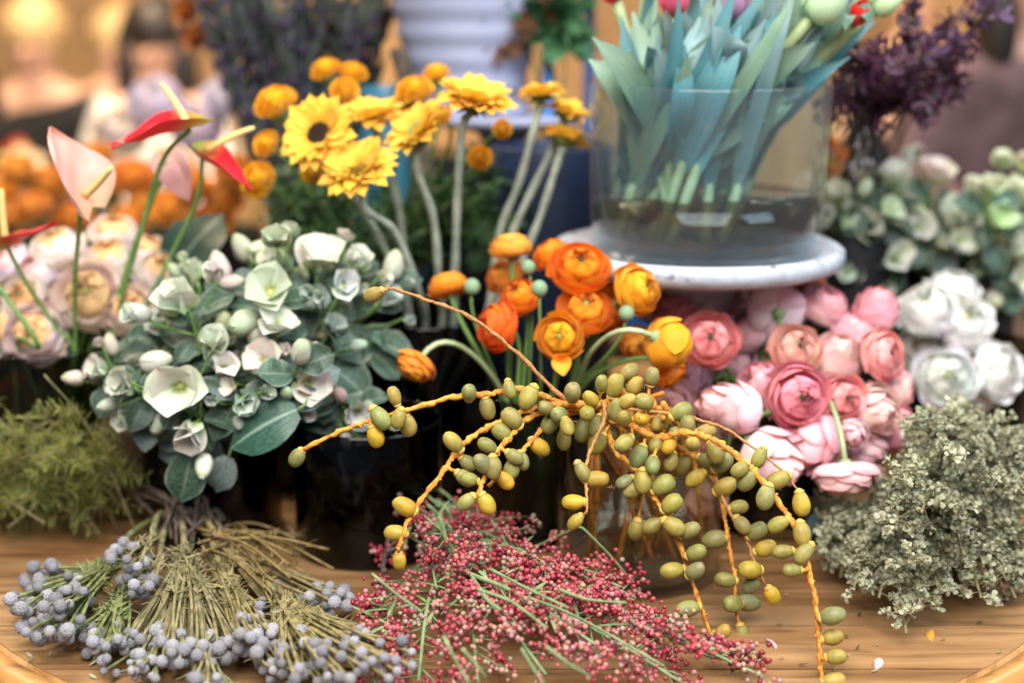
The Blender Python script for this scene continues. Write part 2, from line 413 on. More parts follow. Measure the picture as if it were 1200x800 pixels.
M['tulip_leaf_blue'] = leaf_mat('tulip_leaf_blue', (.15, .29, .31), (.33, .46, .46), None, trans=.25, rough=.42, ncol=9)
M['dark_leaf'] = leaf_mat('dark_leaf', (.016, .06, .02), (.045, .12, .04), (.08, .16, .06))
M['mid_leaf'] = leaf_mat('mid_leaf', (.05, .14, .05), (.12, .25, .08), (.2, .3, .1))
M['fern'] = leaf_mat('fern_leaf', (.05, .16, .07), (.11, .26, .12), (.15, .3, .12))
M['fern_brown'] = leaf_mat('fern_brown', (.14, .06, .03), (.22, .11, .06))
M['feather'] = leaf_mat('feather_leaf', (.20, .23, .05), (.40, .42, .13), trans=.4)
M['purple_leaf'] = leaf_mat('purple_leaf', (.030, .008, .020), (.105, .03, .075), (.16, .05, .11), rough=.4)
M['violet_leaf'] = leaf_mat('violet_leaf', (.07, .035, .09), (.17, .085, .20), None, rough=.4)
M['dusty'] = leaf_mat('dusty_leaf', (.31, .32, .20), (.58, .57, .41), None, trans=.2, rough=.8, ncol=40, spec=.1)
M['lav_stem'] = solid('dried_stem', (.04, .06, .05), (.11, .13, .11), 30, .8)
M['lav_bud'] = solid('dried_bud', (.02, .014, .035), (.065, .045, .095), 60, .8)
M['rust'] = petal_mat('rust_petal', (.42, .12, .02), (.5, .18, .04), usecol=False, trans=.3)
M['date'] = None
M['strand'] = solid('strand_orange', (.36, .13, .02), (.78, .36, .06), 190, .65, 1.0, spec=.25, detail=8)
M['strand_cap'] = solid('date_cap', (.50, .30, .06), (.70, .46, .12), 3, .6, .3)
M['strand_brown'] = solid('strand_brown', (.30, .13, .04), (.48, .24, .08), 260, .6, .6)
M['brunia'] = solid('brunia_ball', (.235, .23, .245), (.45, .44, .46), 6, .9, .5, spec=.1, usecol=True, dist=.05)
M['brunia_stem'] = solid('brunia_stem', (.11, .10, .045), (.27, .23, .115), 90, .8, .6, usecol=True)
M['brunia_dark'] = solid('brunia_dark', (.05, .035, .03), (.12, .09, .06), 60, .8, .6)
M['pepper'] = solid('pepper_berry', (.75, .75, .75), (1, 1, 1), 300, .38, .2, spec=.5, attr=True)
M['pepper_stem'] = solid('pepper_stem', (.10, .17, .07), (.24, .31, .15), 60, .6, .4)
M['twig'] = solid('bare_twig', (.05, .032, .035), (.13, .09, .09), 90, .8, .6)
M['skin'] = solid('skin', (.50, .28, .20), (.58, .34, .25), 6, .5, .05)
M['hair_fair'] = solid('hair_fair', (.40, .26, .12), (.58, .40, .20), 40, .5, .3)
M['hair_dark'] = solid('hair_dark', (.012, .008, .007), (.03, .02, .016), 40, .4, .3)
M['cloth_black'] = solid('cloth_black', (.010, .010, .012), (.02, .02, .022), 40, .9)
M['cloth_white'] = solid('cloth_white', (.62, .58, .55), (.74, .70, .66), 20, .9)
M['cloth_red'] = solid('cloth_red', (.34, .03, .02), (.46, .05, .03), 20, .9)
M['cloth_peach'] = solid('cloth_peach', (.62, .38, .26), (.72, .46, .33), 20, .9)
M['cloth_mauve'] = solid('cloth_mauve', (.075, .042, .045), (.18, .105, .11), 9, .8, .6, dist=.02)
M['paper'] = solid('wrapping_paper', (.55, .42, .30), (.70, .56, .42), 10, .8)

# the date: olive skin with darker mottling, waxy, ripening through the object colour
m, nt, b = newmat('date_skin'); L = nt.links
tc = nd(nt, 'ShaderNodeTexCoord'); oi = nd(nt, 'ShaderNodeObjectInfo'); sep = nd(nt, 'ShaderNodeSeparateXYZ'); L.new(tc.outputs['Object'], sep.inputs[0])
n1 = nd(nt, 'ShaderNodeTexNoise', noise_dimensions='4D'); n1.inputs['Scale'].default_value = 1.4; n1.inputs['Detail'].default_value = 5
mu = nd(nt, 'ShaderNodeMath', operation='MULTIPLY'); mu.inputs[1].default_value = 50; L.new(oi.outputs['Random'], mu.inputs[0]); L.new(mu.outputs[0], n1.inputs['W']); L.new(tc.outputs['Object'], n1.inputs['Vector'])
g = ramp(nt, [(.3, (.62, .72, .7)), (.55, (1, 1, 1)), (.75, (1.2, 1.12, 1.0))], n1.outputs[0])
c = mixc(nt, g.outputs[0], oi.outputs['Color'], 1.0, 'MULTIPLY')
n2 = nd(nt, 'ShaderNodeTexNoise', noise_dimensions='4D'); n2.inputs['Scale'].default_value = 9; n2.inputs['Detail'].default_value = 3; L.new(mu.outputs[0], n2.inputs['W']); L.new(tc.outputs['Object'], n2.inputs['Vector'])
sp = ramp(nt, [(.27, (.35, .22, .1)), (.36, (1, 1, 1))], n2.outputs[0]); c = mixc(nt, c, sp.outputs[0], .55, 'MULTIPLY')
L.new(c, b.inputs['Base Color']); b.inputs['Roughness'].default_value = .47; b.inputs['Specular IOR Level'].default_value = .35
b.inputs['Subsurface Weight'].default_value = .08; b.inputs['Subsurface Radius'].default_value = (.006, .004, .001)
M['date'] = m

# ------------------------------------------------------------------ setting: floor, wall, tables
mb = MB(); mb.box((-9, -3, -.80), (9, 9.2, -.78)); structure(put('floor', mb.mesh('floor', M['floor'], smooth=False)))
wall = MB(); wall.box((-9, 7.06, -.78), (9, 7.2, 2.6))
wall = structure(put('wall', wall.mesh('wall', M['dark_wood'], smooth=False)))
pl = MB(); pl.box((-.112, 0, 0), (.112, .04, 3.3)); pl = pl.mesh('plank', M['wall_wood'], smooth=False)
for i in range(46):
    put('plank', pl, wall, TR((-5.3 + i * .232, 7.01 + rnd.uniform(-.004, .004), -.77)))

TC = Vector((0, 1.646, 0)); TRAD = .672
tb = thing('round_table', 'round honey-coloured wooden table with a smooth raised edge under all the flowers', 'table', (TC.x, TC.y, -.78))
def arcx(y, r): return math.sqrt(max(r * r - y * y, 0))
RI = TRAD - .034
y = -RI + .001; wids = [.083, .071, .092, .078, .088, .074, .09, .08, .085, .076, .09, .08, .085, .08, .09]; k = 0
while y < RI - .004:
    y1 = min(y + wids[k % len(wids)], RI - .001); g = .0015
    n = 10; ys = [lerp(y + g, y1 - g, i / n) for i in range(n + 1)]
    R_ = [(arcx(a, RI), a) for a in ys]; L_ = [(-arcx(a, RI), a) for a in reversed(ys)]
    ring = R_ + L_; nn = len(ring); th = -.026; zt = rnd.uniform(-.0008, 0)
    m_ = MB(); m_.add([(a, b, zt) for a, b in ring] + [(a, b, th) for a, b in ring],
                      [tuple(range(nn)), tuple(range(2 * nn - 1, nn - 1, -1))] + [((i + 1) % nn, i, i + nn, (i + 1) % nn + nn) for i in range(nn)])
    put('plank', m_.mesh('table_plank', M['table_wood'], smooth=False), tb, TR((0, 0, .78)))
    y = y1; k += 1
mb = MB(); prof = []
for i in range(17):
    a = math.pi * (1 - i / 16.0) - math.pi / 2 * 0
    prof.append((TRAD - .018 + .020 * math.cos(a), -.012 + .0185 * math.sin(a)))
prof = [(RI + .001, -.05), (RI + .001, -.012)] + [(RI + .0016, .0005)] + [(lerp(RI + .004, TRAD, .5) + .0165 * math.cos(math.pi * (1 - i / 14)), -.010 + .014 * math.sin(math.pi * (1 - i / 14))) for i in range(15)] + [(TRAD - .001, -.045), (TRAD - .010, -.05), (RI + .001, -.05)]
mb.lathe(prof, 128); put('edge_band', mb.mesh('edge_band', M['rim_wood']), tb, TR((0, 0, .78)))
mb = MB(); mb.lathe([(.0, 0), (.26, 0), (.27, .02), (.1, .06), (.055, .12), (.05, .5), (.07, .66), (.2, .73), (.2, .752), (0, .752)], 32)
put('pedestal', mb.mesh('pedestal', M['rim_wood']), tb)

def side_table(name, label, x0, x1, y0, y1, z, mat):
    t = thing(name, label, 'table', ((x0 + x1) / 2, (y0 + y1) / 2, -.78)); w = (x1 - x0) / 2; d = (y1 - y0) / 2
    for i in range(5):
        m_ = MB(); a = -d + i * 2 * d / 5; m_.box((-w, a + .002, z + .78 - .035), (w, a + 2 * d / 5 - .002, z + .78)); put('plank', m_.mesh('plank', mat, smooth=False), t)
    for sx in (-1, 1):
        for sy in (-1, 1):
            m_ = MB(); m_.box((sx * (w - .06) - .03, sy * (d - .06) - .03, 0), (sx * (w - .06) + .03, sy * (d - .06) + .03, z + .74)); put('leg', m_.mesh('leg', mat, smooth=False), t)
side_table('display_table', 'wooden display table carrying orange blooms behind the peach roses', -2.3, -.50, 2.25, 3.1, .0, M['dark_wood'])
side_table('display_table', 'wooden table behind the ribbed urn and dried stems', -.45, .75, 2.45, 3.15, .0, M['dark_wood'])
side_table('display_table', 'wooden table behind the cream bunch, below the mauve coat', .80, 2.3, 2.35, 3.05, .0, M['dark_wood'])

# ------------------------------------------------------------------ vases
VASES = {}
def vase(key, name, label, px, Y, r, h, mat, z0=0.0, thick=.004, water=None, wmat='water', taper=1.0, foot=.012, cat='vase', py=560):
    x = P(px, py, Y).x; p = Vector((x, Y, z0 + .0006))
    VASES[key] = (p, r, h)
    mb = MB()
    mb.lathe([(0, 0), (r * taper * .96, 0), (r * taper, .004), (r, h - .003), (r - thick * .3, h), (r - thick * .7, h), (r - thick, h - .003), (r * taper - thick, foot), (0, foot)], 64)
    if not water:
        o = put(name, mb.mesh(name, mat), None, TR(p)); tag(o, label, cat); return o
    t = thing(name, label, cat, p)
    put('glass_wall', mb.mesh('glass_wall', mat), t)
    w = MB(); ri = r - thick - .0008; rb = r * taper - thick - .0008
    w.lathe([(0, foot + .001), (rb, foot + .001), (ri, water), (0, water)], 64)
    put('water', w.mesh('water', M[wmat]), t)
    return t
vase('date', 'glass_vase', 'clear glass vase full of orange date stems behind the pepperberry heap', 748, 1.40, .088, .175, M['glass_tea'], water=.10, wmat='water')
vase('orange', 'glass_vase', 'smoky glass vase holding green ranunculus stems between black vase and date vase', 632, 1.50, .062, .165, M['glass_smoke'])
vase('pink', 'glass_vase', 'smoky glass vase under the pink ranunculus behind the hanging dates', 905, 1.56, .085, .150, M['glass_smoke'])
vase('hell', 'glass_vase', 'black glass vase under the white-green hellebores behind the brunia', 250, 1.52, .076, .150, M['glass_dark'])
vase('squat', 'glass_vase', 'squat black glass vase in the shadow between brunia and pepperberry heap', 432, 1.465, .080, .145, M['glass_dark'])
vase('gap', 'black_bucket', 'small added black bucket darkening the gap behind the squat vase', 352, 1.69, .058, .15, M['black'], cat='bucket')  # added to darken the gap where lit table top showed
vase('sun', 'glass_vase', 'tall black glass vase holding the sunflowers behind the dates', 500, 1.67, .086, .215, M['glass_dark'])
vase('rose', 'glass_vase', 'smoky glass vase of peach roses and anthuriums at the table edge', 62, 1.60, .080, .195, M['glass_smoke'])
vase('white', 'glass_vase', 'smoky glass vase under the white ranunculus behind the grey foliage', 1130, 1.72, .07, .17, M['glass_smoke'])
vase('cream', 'black_bucket', 'black bucket holding the cream and green bunch beside the stand', 1092, 1.95, .095, .22, M['black'], cat='bucket')
vase('orange_back', 'black_bucket', 'black bucket of blurred orange marigolds on the far table', 128, 2.45, .12, .13, M['black'], cat='bucket')
vase('lilac', 'black_bucket', 'black bucket of lilac roses on the far table', 262, 2.72, .10, .16, M['black'], cat='bucket')
vase('lav', 'dark_vase', 'dark vase of dried purple stems left of the ribbed urn', 372, 2.12, .075, .22, M['black'])
vase('fern', 'glass_vase', 'clear glass vase of fern fronds right of the ribbed urn', 642, 2.02, .060, .40, M['glass'], water=.2)
vase('mari', 'navy_bucket', 'navy bucket of marigold foliage behind the sunflower stems', 430, 1.86, .085, .22, M['navy'], cat='bucket')
vase('purple', 'black_bucket', 'tall black bucket of purple foliage behind the tulip vase', 985, 1.86, .06, .30, M['black'], cat='bucket')

vase('low', 'brown_pot', 'small brown clay pot half hidden under the hellebores', 172, 1.60, .052, .13, M['clay'], cat='pot')
vase('posy', 'glass_bowl', 'low glass bowl of orange marigolds behind the rose vase', 78, 1.86, .075, .05, M['glass'], cat='bowl')
# navy crate-like bucket and blue stand behind the sunflowers
o = vase('navy2', 'navy_bucket', 'dark navy bucket standing between the sunflower stems and the white stand', 645, 1.84, .078, .40, M['navy'], cat='bucket')
bs = thing('plant_stand', 'blue painted metal plant stand behind the tulip vase', 'plant stand', (P(765, 200, 2.12).x, 2.12, 0))
for x, y_ in ((640, -.10), (694, .12), (833, -.10), (880, .12)):
    m_ = MB(); X = P(x, 200, 2.12).x - bs.location.x; m_.tube([(X, y_, 0), (X, y_, .78)], .0085, 10); put('leg', m_.mesh('leg', M['blue']), bs)
for zz in (.12, .62):
    m_ = MB(); X0 = P(636, 200, 2.12).x - bs.location.x; X1 = P(884, 200, 2.12).x - bs.location.x
    m_.box((X0, -.115, zz), (X1, .135, zz + .012)); put('shelf', m_.mesh('shelf', M['blue'], smooth=False), bs)

cr_ = thing('backdrop_crate', 'added dark wooden crate on the blue stand, a dark backdrop for the tulip vase', 'crate', (P(812, 260, 2.14).x, 2.14, .1335))  # crate added so the view through the lower vase turns dark
for k, (a, b_) in enumerate([((-.185, -.085, .006), (.185, -.073, .074)), ((-.185, -.085, .084), (.185, -.073, .155)), ((-.185, .073, .006), (.185, .085, .155)), ((-.197, -.085, 0), (-.1855, .085, .158)), ((.1855, -.085, 0), (.197, .085, .158)), ((-.185, -.072, .0), (.185, .072, .010))]):
    m_ = MB(); m_.box(a, b_); put('slat', m_.mesh('slat', M['dark_wood'], smooth=False), cr_)
# white urn with ridges and its white foot dish
ub = MB(); ub.box((-.10, -.09, 0), (.10, .09, .37)); tag(put('display_block', ub.mesh('display_block', M['black'], smooth=False), None, TR((P(585, 60, 2.05).x, 2.06, .0003))), 'black display block under the footed dish behind the sunflowers', 'block')
ux = P(548, 60, 2.05).x; mb = MB(); prof = [(0, 0), (.060, 0), (.062, .012), (.050, .03)]
for i in range(61):
    t = i / 60; r = .056 + .030 * math.sin(t * math.pi * .55) + .055 * clamp((t - .35) / .65) ** 1.5
    prof.append((r + .0011 * math.sin(t * 58), .035 + t * .32))
prof += [(.150, .358), (.143, .360), (.12, .34), (0, .2)]
mb.lathe(prof, 64)
dish = MB(); dish.lathe([(0, 0), (.05, 0), (.045, .008), (.03, .016), (.04, .03), (.118, .044), (.123, .054), (.115, .057), (0, .052)], 48)
tag(put('footed_dish', dish.mesh('footed_dish', M['urn']), None, TR((P(590, 60, 2.05).x, 2.05, .3706))), 'white footed dish under the ribbed urn behind the sunflowers', 'dish')
tag(put('ribbed_urn', mb.mesh('ribbed_urn', M['urn']), None, TR((ux, 2.05, .4236)) @ S3(1.42, 1.42, 1)), 'pale lilac-white urn with horizontal ridges behind the sunflowers', 'urn')
# teal pot and dark bark beside the urn
mb = MB(); mb.lathe([(0, 0), (.035, 0), (.05, .05), (.048, .12), (.030, .16), (.034, .17), (.026, .17), (.026, .14), (0, .1)], 32)
tag(put('teal_pot', mb.mesh('teal_pot', M['teal']), None, TR((P(452, 80, 1.98).x, 1.98, .0006)) @ S3(1.1, 1.1, 2.75)), 'dark teal bottle beside the dried purple stems', 'bottle')

# ------------------------------------------------------------------ cake stand with the tulip vase
SX = P(815, 300, 1.60).x; SZ = .303
mb = MB(); mb.lathe([(0, 0), (.085, 0), (.088, .008), (.07, .02), (.03, .05), (.022, .10), (.024, .20), (.05, .26), (.10, SZ - .022)], 48)
st = thing('cake_stand', 'white distressed cake stand carrying the big glass vase of tulips', 'cake stand', (SX, 1.60, .0006))
m, nt, b = newmat('chipped_white'); L = nt.links
tc = nd(nt, 'ShaderNodeTexCoord'); n1 = nd(nt, 'ShaderNodeTexNoise'); n1.inputs['Scale'].default_value = 42; n1.inputs['Detail'].default_value = 6; n1.inputs['Roughness'].default_value = .7; L.new(tc.outputs['Object'], n1.inputs['Vector'])
g = ramp(nt, [(.33, (.09, .07, .06)), (.40, (.37, .40, .46)), (.6, (.49, .53, .61))], n1.outputs[0]); L.new(g.outputs[0], b.inputs['Base Color']); b.inputs['Roughness'].default_value = .5
bp = nd(nt, 'ShaderNodeBump'); bp.inputs['Strength'].default_value = .5; bp.inputs['Distance'].default_value = .003; L.new(n1.outputs[0], bp.inputs['Height']); L.new(bp.outputs[0], b.inputs['Normal'])
put('pedestal', mb.mesh('stand_pedestal', m), st)
mb = MB(); mb.lathe([(0, SZ - .02), (.10, SZ - .022), (.150, SZ - .018), (.163, SZ - .013), (.1665, SZ - .004), (.1655, SZ + .004), (.160, SZ + .008), (.152, SZ + .005), (.14, SZ), (0, SZ)], 72)
put('plate', mb.mesh('stand_plate', m), st)
vase('tulip', 'glass_vase', 'big clear glass cylinder vase of tulips on the white stand', 829, 1.60, .134, .186, M['glass_cool'], py=200, z0=SZ + .001, water=.062, wmat='murky', thick=.005, taper=.965, foot=.006)

# ------------------------------------------------------------------ flowers: shared petal meshes
def stem_path(base, back, key, jit=.6, seed=None, n=12, strength=.9):
    p, r, h = VASES[key]; rr = random.Random(seed)
    a = rr.random() * 6.283; q = r * jit * math.sqrt(rr.random())
    dx = base.x - p.x; dy = base.y - p.y; dl = math.hypot(dx, dy) + 1e-6
    mx = p.x + dx / dl * min(dl, r * .72); my = p.y + dy / dl * min(dl, r * .72)
    mouth = Vector((mx, my, p.z + h * 1.0)); bot = Vector((p.x + q * math.cos(a), p.y + q * math.sin(a), p.z + .017))
    d = (mouth - base).length
    if base.z < mouth.z - .005:
        mouth.z = p.z + h + .02
    pts = hermite(base, back * d * strength, mouth, (bot - mouth).normalized() * d * .7, n)
    return pts + [mouth.lerp(bot, .5), bot]

RPROF = {
 'open': [([(.10, -.5), (.95, -.62), (1.22, -.25), (1.03, .12)], 5, .78, .05), ([(.10, -.5), (.90, -.6), (1.14, -.1), (.93, .27)], 5, .76, .03), ([(.10, -.48), (.82, -.55), (1.05, .02), (.80, .38)], 5, .76, .02)],
 'half': [([(.10, -.55), (1.0, -.68), (1.20, -.25), (1.05, .04)], 5, .74, .04), ([(.10, -.55), (.95, -.62), (1.14, -.05), (.94, .28)], 5, .74, .03), ([(.10, -.5), (.86, -.55), (1.05, .10), (.76, .47)], 5, .74, .02), ([(.10, -.5), (.76, -.5), (.92, .2), (.60, .56)], 5, .74, .01)],
 'bud':  [([(.10, -.75), (.98, -.85), (1.10, -.35), (.98, .12)], 5, .74, .05), ([(.10, -.75), (.92, -.80), (1.03, -.1), (.86, .42)], 5, .74, .04), ([(.10, -.75), (.86, -.76), (.95, .1), (.68, .68)], 5, .74, .03), ([(.10, -.7), (.74, -.7), (.82, .2), (.46, .82)], 4, .9, .01)],
}
RIN = {
 'open': [(.70, .60, .44), (.60, .50, .47), (.52, .43, .48), (.45, .36, .48), (.38, .29, .47), (.31, .22, .45), (.23, .14, .42)],
 'half': [(.70, .50, .60), (.58, .40, .62), (.46, .30, .62), (.35, .21, .60), (.24, .13, .57)],
 'bud':  [(.55, .24, .86), (.42, .16, .84), (.30, .10, .80)],
}
PET = {}
def build_petals(style, mat, ruf=.035, tag_=''):
    for k, (prof, n, phi, fl) in enumerate(RPROF[style]):
        for v in range(2):
            mb = MB(); mb.shell(prof, phi * (1.0 if v else .92), 0, 7, 7, .20 + .06 * v, .05, ruf, seed=k * 7 + v + hash(style) % 5 * 0, flare=fl * (1 + v)); PET[(style, tag_, k, v)] = mb.mesh('petal', M[mat])
    for v in range(2):
        mb = MB()
        for k, (R0, rt, zt) in enumerate(RIN[style]):
            n = 6 if R0 > .4 else 5
            for i in range(n):
                a = i * 2 * math.pi / n + k * 1.1 + v * .5
                mb.shell([(.08, -.4), (R0 * 1.10, -.42), (R0 * 1.12, zt * 1.06), (rt * .84, zt)], 3.75 / n, a, 6, 5, .16, .045, ruf * .6, seed=k * 31 + i + v * 100)
        PET[(style, tag_, 'in', v)] = mb.mesh('inner_petals', M[mat])
for s_ in ('open', 'half', 'bud'):
    build_petals(s_, 'ranunculus', .05, 'o'); build_petals(s_, 'pink', .075, 'p')
for s_ in ('open', 'half'):
    build_petals(s_, 'white', .13, 'w'); build_petals(s_, 'rose', .11, 'r')
def calyx_mesh(mat, z, r, heart, hz, hr):
    mb = MB(); mb.blob(TR((0, 0, z)) @ S3(r * .55, r * .55, r * .35), 10, 6)
    for i in range(5):
        mb.blade(r * 1.25, r * .36, lambda u: math.sin(math.pi * min(u * .85 + .12, 1)) ** .8, -.1, 1.1, .2, 5, 2, M=TR((0, 0, z - r * .12)) @ RZ(i * 1.2566 + .3))
    mb.blob(TR((0, 0, hz)) @ S3(hr, hr, hr * .8), 10, 6, 1)
    return mb.mesh('calyx', M[mat], M[heart])
CAL = {}
for s_, (z, hz, hr) in {'open': (-.55, .36, .12), 'half': (-.62, .48, .11), 'bud': (-.82, .72, .10)}.items():
    for hh in ('heart', 'heart_green'): CAL[(s_, hh)] = calyx_mesh('calyx', z, .42, hh, hz, hr)

def bloom_head(root, Mw, style, tg, color, inner=None, heart='heart', var=.11, seed=0, name='bloom'):
    rr = random.Random(seed); base = root.location
    b_ = put(name, CAL[(style, heart)], root, TR(-base) @ Mw)
    for k, (prof, n, phi, fl) in enumerate(RPROF[style]):
        for i in range(n):
            a = i * 2 * math.pi / n + k * .63 + rr.uniform(-.12, .12)
            t = rr.uniform(-.05, .05)
            put('petal', PET[(style, tg, k, rr.randrange(2))], b_, RZ(a) @ RY(t + .03 * (2 - k)) @ S(1 + rr.uniform(-.03, .03)), vary(color, var, rr))
    put('inner_petals', PET[(style, tg, 'in', rr.randrange(2))], b_, RZ(rr.random() * 6), vary(inner or color, var * .5, rr))
    return b_
def ranunculus(name, label, px, py, Y, diam, face, color, style, key, tg, inner=None, heart='heart', group=None, stemr=.0026, sq=1.0, cat='flower', strength=.9, smat='stem'):
    c = P(px, py, Y); R = mm(diam, c) / 2 / (1.06 if style != 'bud' else .95); seed = int(px * 31 + py * 7)
    z = D(*face); Mw = TR(c) @ frame(z, (seed % 60) * .1) @ S3(R, R, R * sq)
    bz = {'open': -.58, 'half': -.66, 'bud': -.88}[style] * R * sq
    pts = stem_path(c + z * bz * .9, -z, key, seed=seed, strength=strength)
    root = thing(name, label, cat, pts[-1], group)
    mb = MB(); mb.tube([p - pts[-1] for p in pts], lambda t: stemr * (1.1 - .2 * t), 7); put('stem', mb.mesh('stem', M[smat]), root)
    bloom_head(root, Mw, style, tg, color, inner, heart, seed=seed)
    return root

OR, YO, RO = (1.0, .26, .008), (1.0, .43, .02), (1.0, .16, .015)
ORANGES = [
 (680, 313, 1.46, 68, (.05, .62, .8), OR, 'open', 'deep orange ranunculus, the largest and topmost of the open orange ones', 'heart'),
 (645, 297, 1.52, 44, (-.5, .7, .3), OR, 'half', 'small orange ranunculus tucked behind the largest orange bloom', 'heart'),
 (598, 288, 1.50, 48, (-.1, .95, .1), (.93, .40, .05), 'half', 'yellow-orange ranunculus standing highest on the left of the orange bunch', 'heart'),
 (590, 322, 1.53, 44, (-.4, .6, .5), (.88, .30, .04), 'half', 'amber ranunculus half hidden below the yellow-orange one', 'heart'),
 (748, 338, 1.44, 60, (.55, .25, .7), YO, 'half', 'orange ranunculus under the stand rim turned to the right', 'heart'),
 (609, 347, 1.46, 48, (-.3, .5, .6), OR, 'half', 'round orange ranunculus beside the green bud', 'heart'),
 (582, 382, 1.44, 58, (-.75, .15, .5), RO, 'half', 'red-orange ranunculus facing left beside the thin date twig', 'heart'),
 (686, 362, 1.44, 62, (.05, .55, .8), (.96, .30, .02), 'open', 'bright orange ranunculus in the middle just under the largest one', 'heart_green'),
 (656, 395, 1.41, 54, (-.08, .12, 1), YO, 'open', 'golden orange ranunculus facing forward with green heart and a drooping petal', 'heart_green'),
 (716, 366, 1.49, 48, (.5, .3, .6), OR, 'half', 'orange ranunculus squeezed between the middle bloom and the right one', 'heart'),
 (525, 334, 1.50, 46, (-.25, .9, -.15), (.93, .30, .02), 'half', 'orange ranunculus standing alone above the arching stem, seen from behind', 'heart'),
 (486, 430, 1.42, 46, (-.45, -.72, .35), (.93, .32, .03), 'half', 'orange ranunculus nodding on an arched stem beside the hellebores', 'heart'),
 (783, 402, 1.40, 54, (.55, -.25, -.35), YO, 'bud', 'golden ranunculus seen from behind with its grey-green calyx towards us', 'heart'),
 (785, 436, 1.43, 46, (.5, -.5, .3), OR, 'half', 'deep orange ranunculus hanging just above the date fruits', 'heart'),
 (746, 402, 1.47, 40, (.2, -.2, .7), (.93, .34, .04), 'half', 'orange ranunculus behind the arching pale green stem', 'heart'),
 (715, 330, 1.51, 42, (.3, .5, .5), (.95, .33, .03), 'half', 'orange ranunculus behind the upper right edge of the largest one', 'heart'),
]
for px, py, Y, d, f, c, s_, lab, hh in ORANGES:
    ranunculus('orange_ranunculus', lab, px, py, Y, d, f, c, s_, 'orange', 'o', (min(c[0] * 1.02, 1), min(c[1] * 1.15, 1), c[2] * 1.15), hh, 'orange ranunculus bunch', smat='stem_pale' if px in (783, 486) else 'stem', strength=1.6 if px in (783, 486) else .9)
# drooping petal
fp = [o for o in bpy.data.objects if o.get('label', '').startswith('golden orange ranunculus facing')][0]
mb = MB(); mb.blade(1, .42, lambda u: math.sin(math.pi * (u * .8 + .16)), -.2, .5, .3, 7, 4, .2, 5)
pc = P(656, 414, 1.405); put('petal', mb.mesh('petal', M['ranunculus']), fp, TR(pc - fp.location) @ frame(D(0, .25, 1), math.pi + .15) @ S(.024), YO)

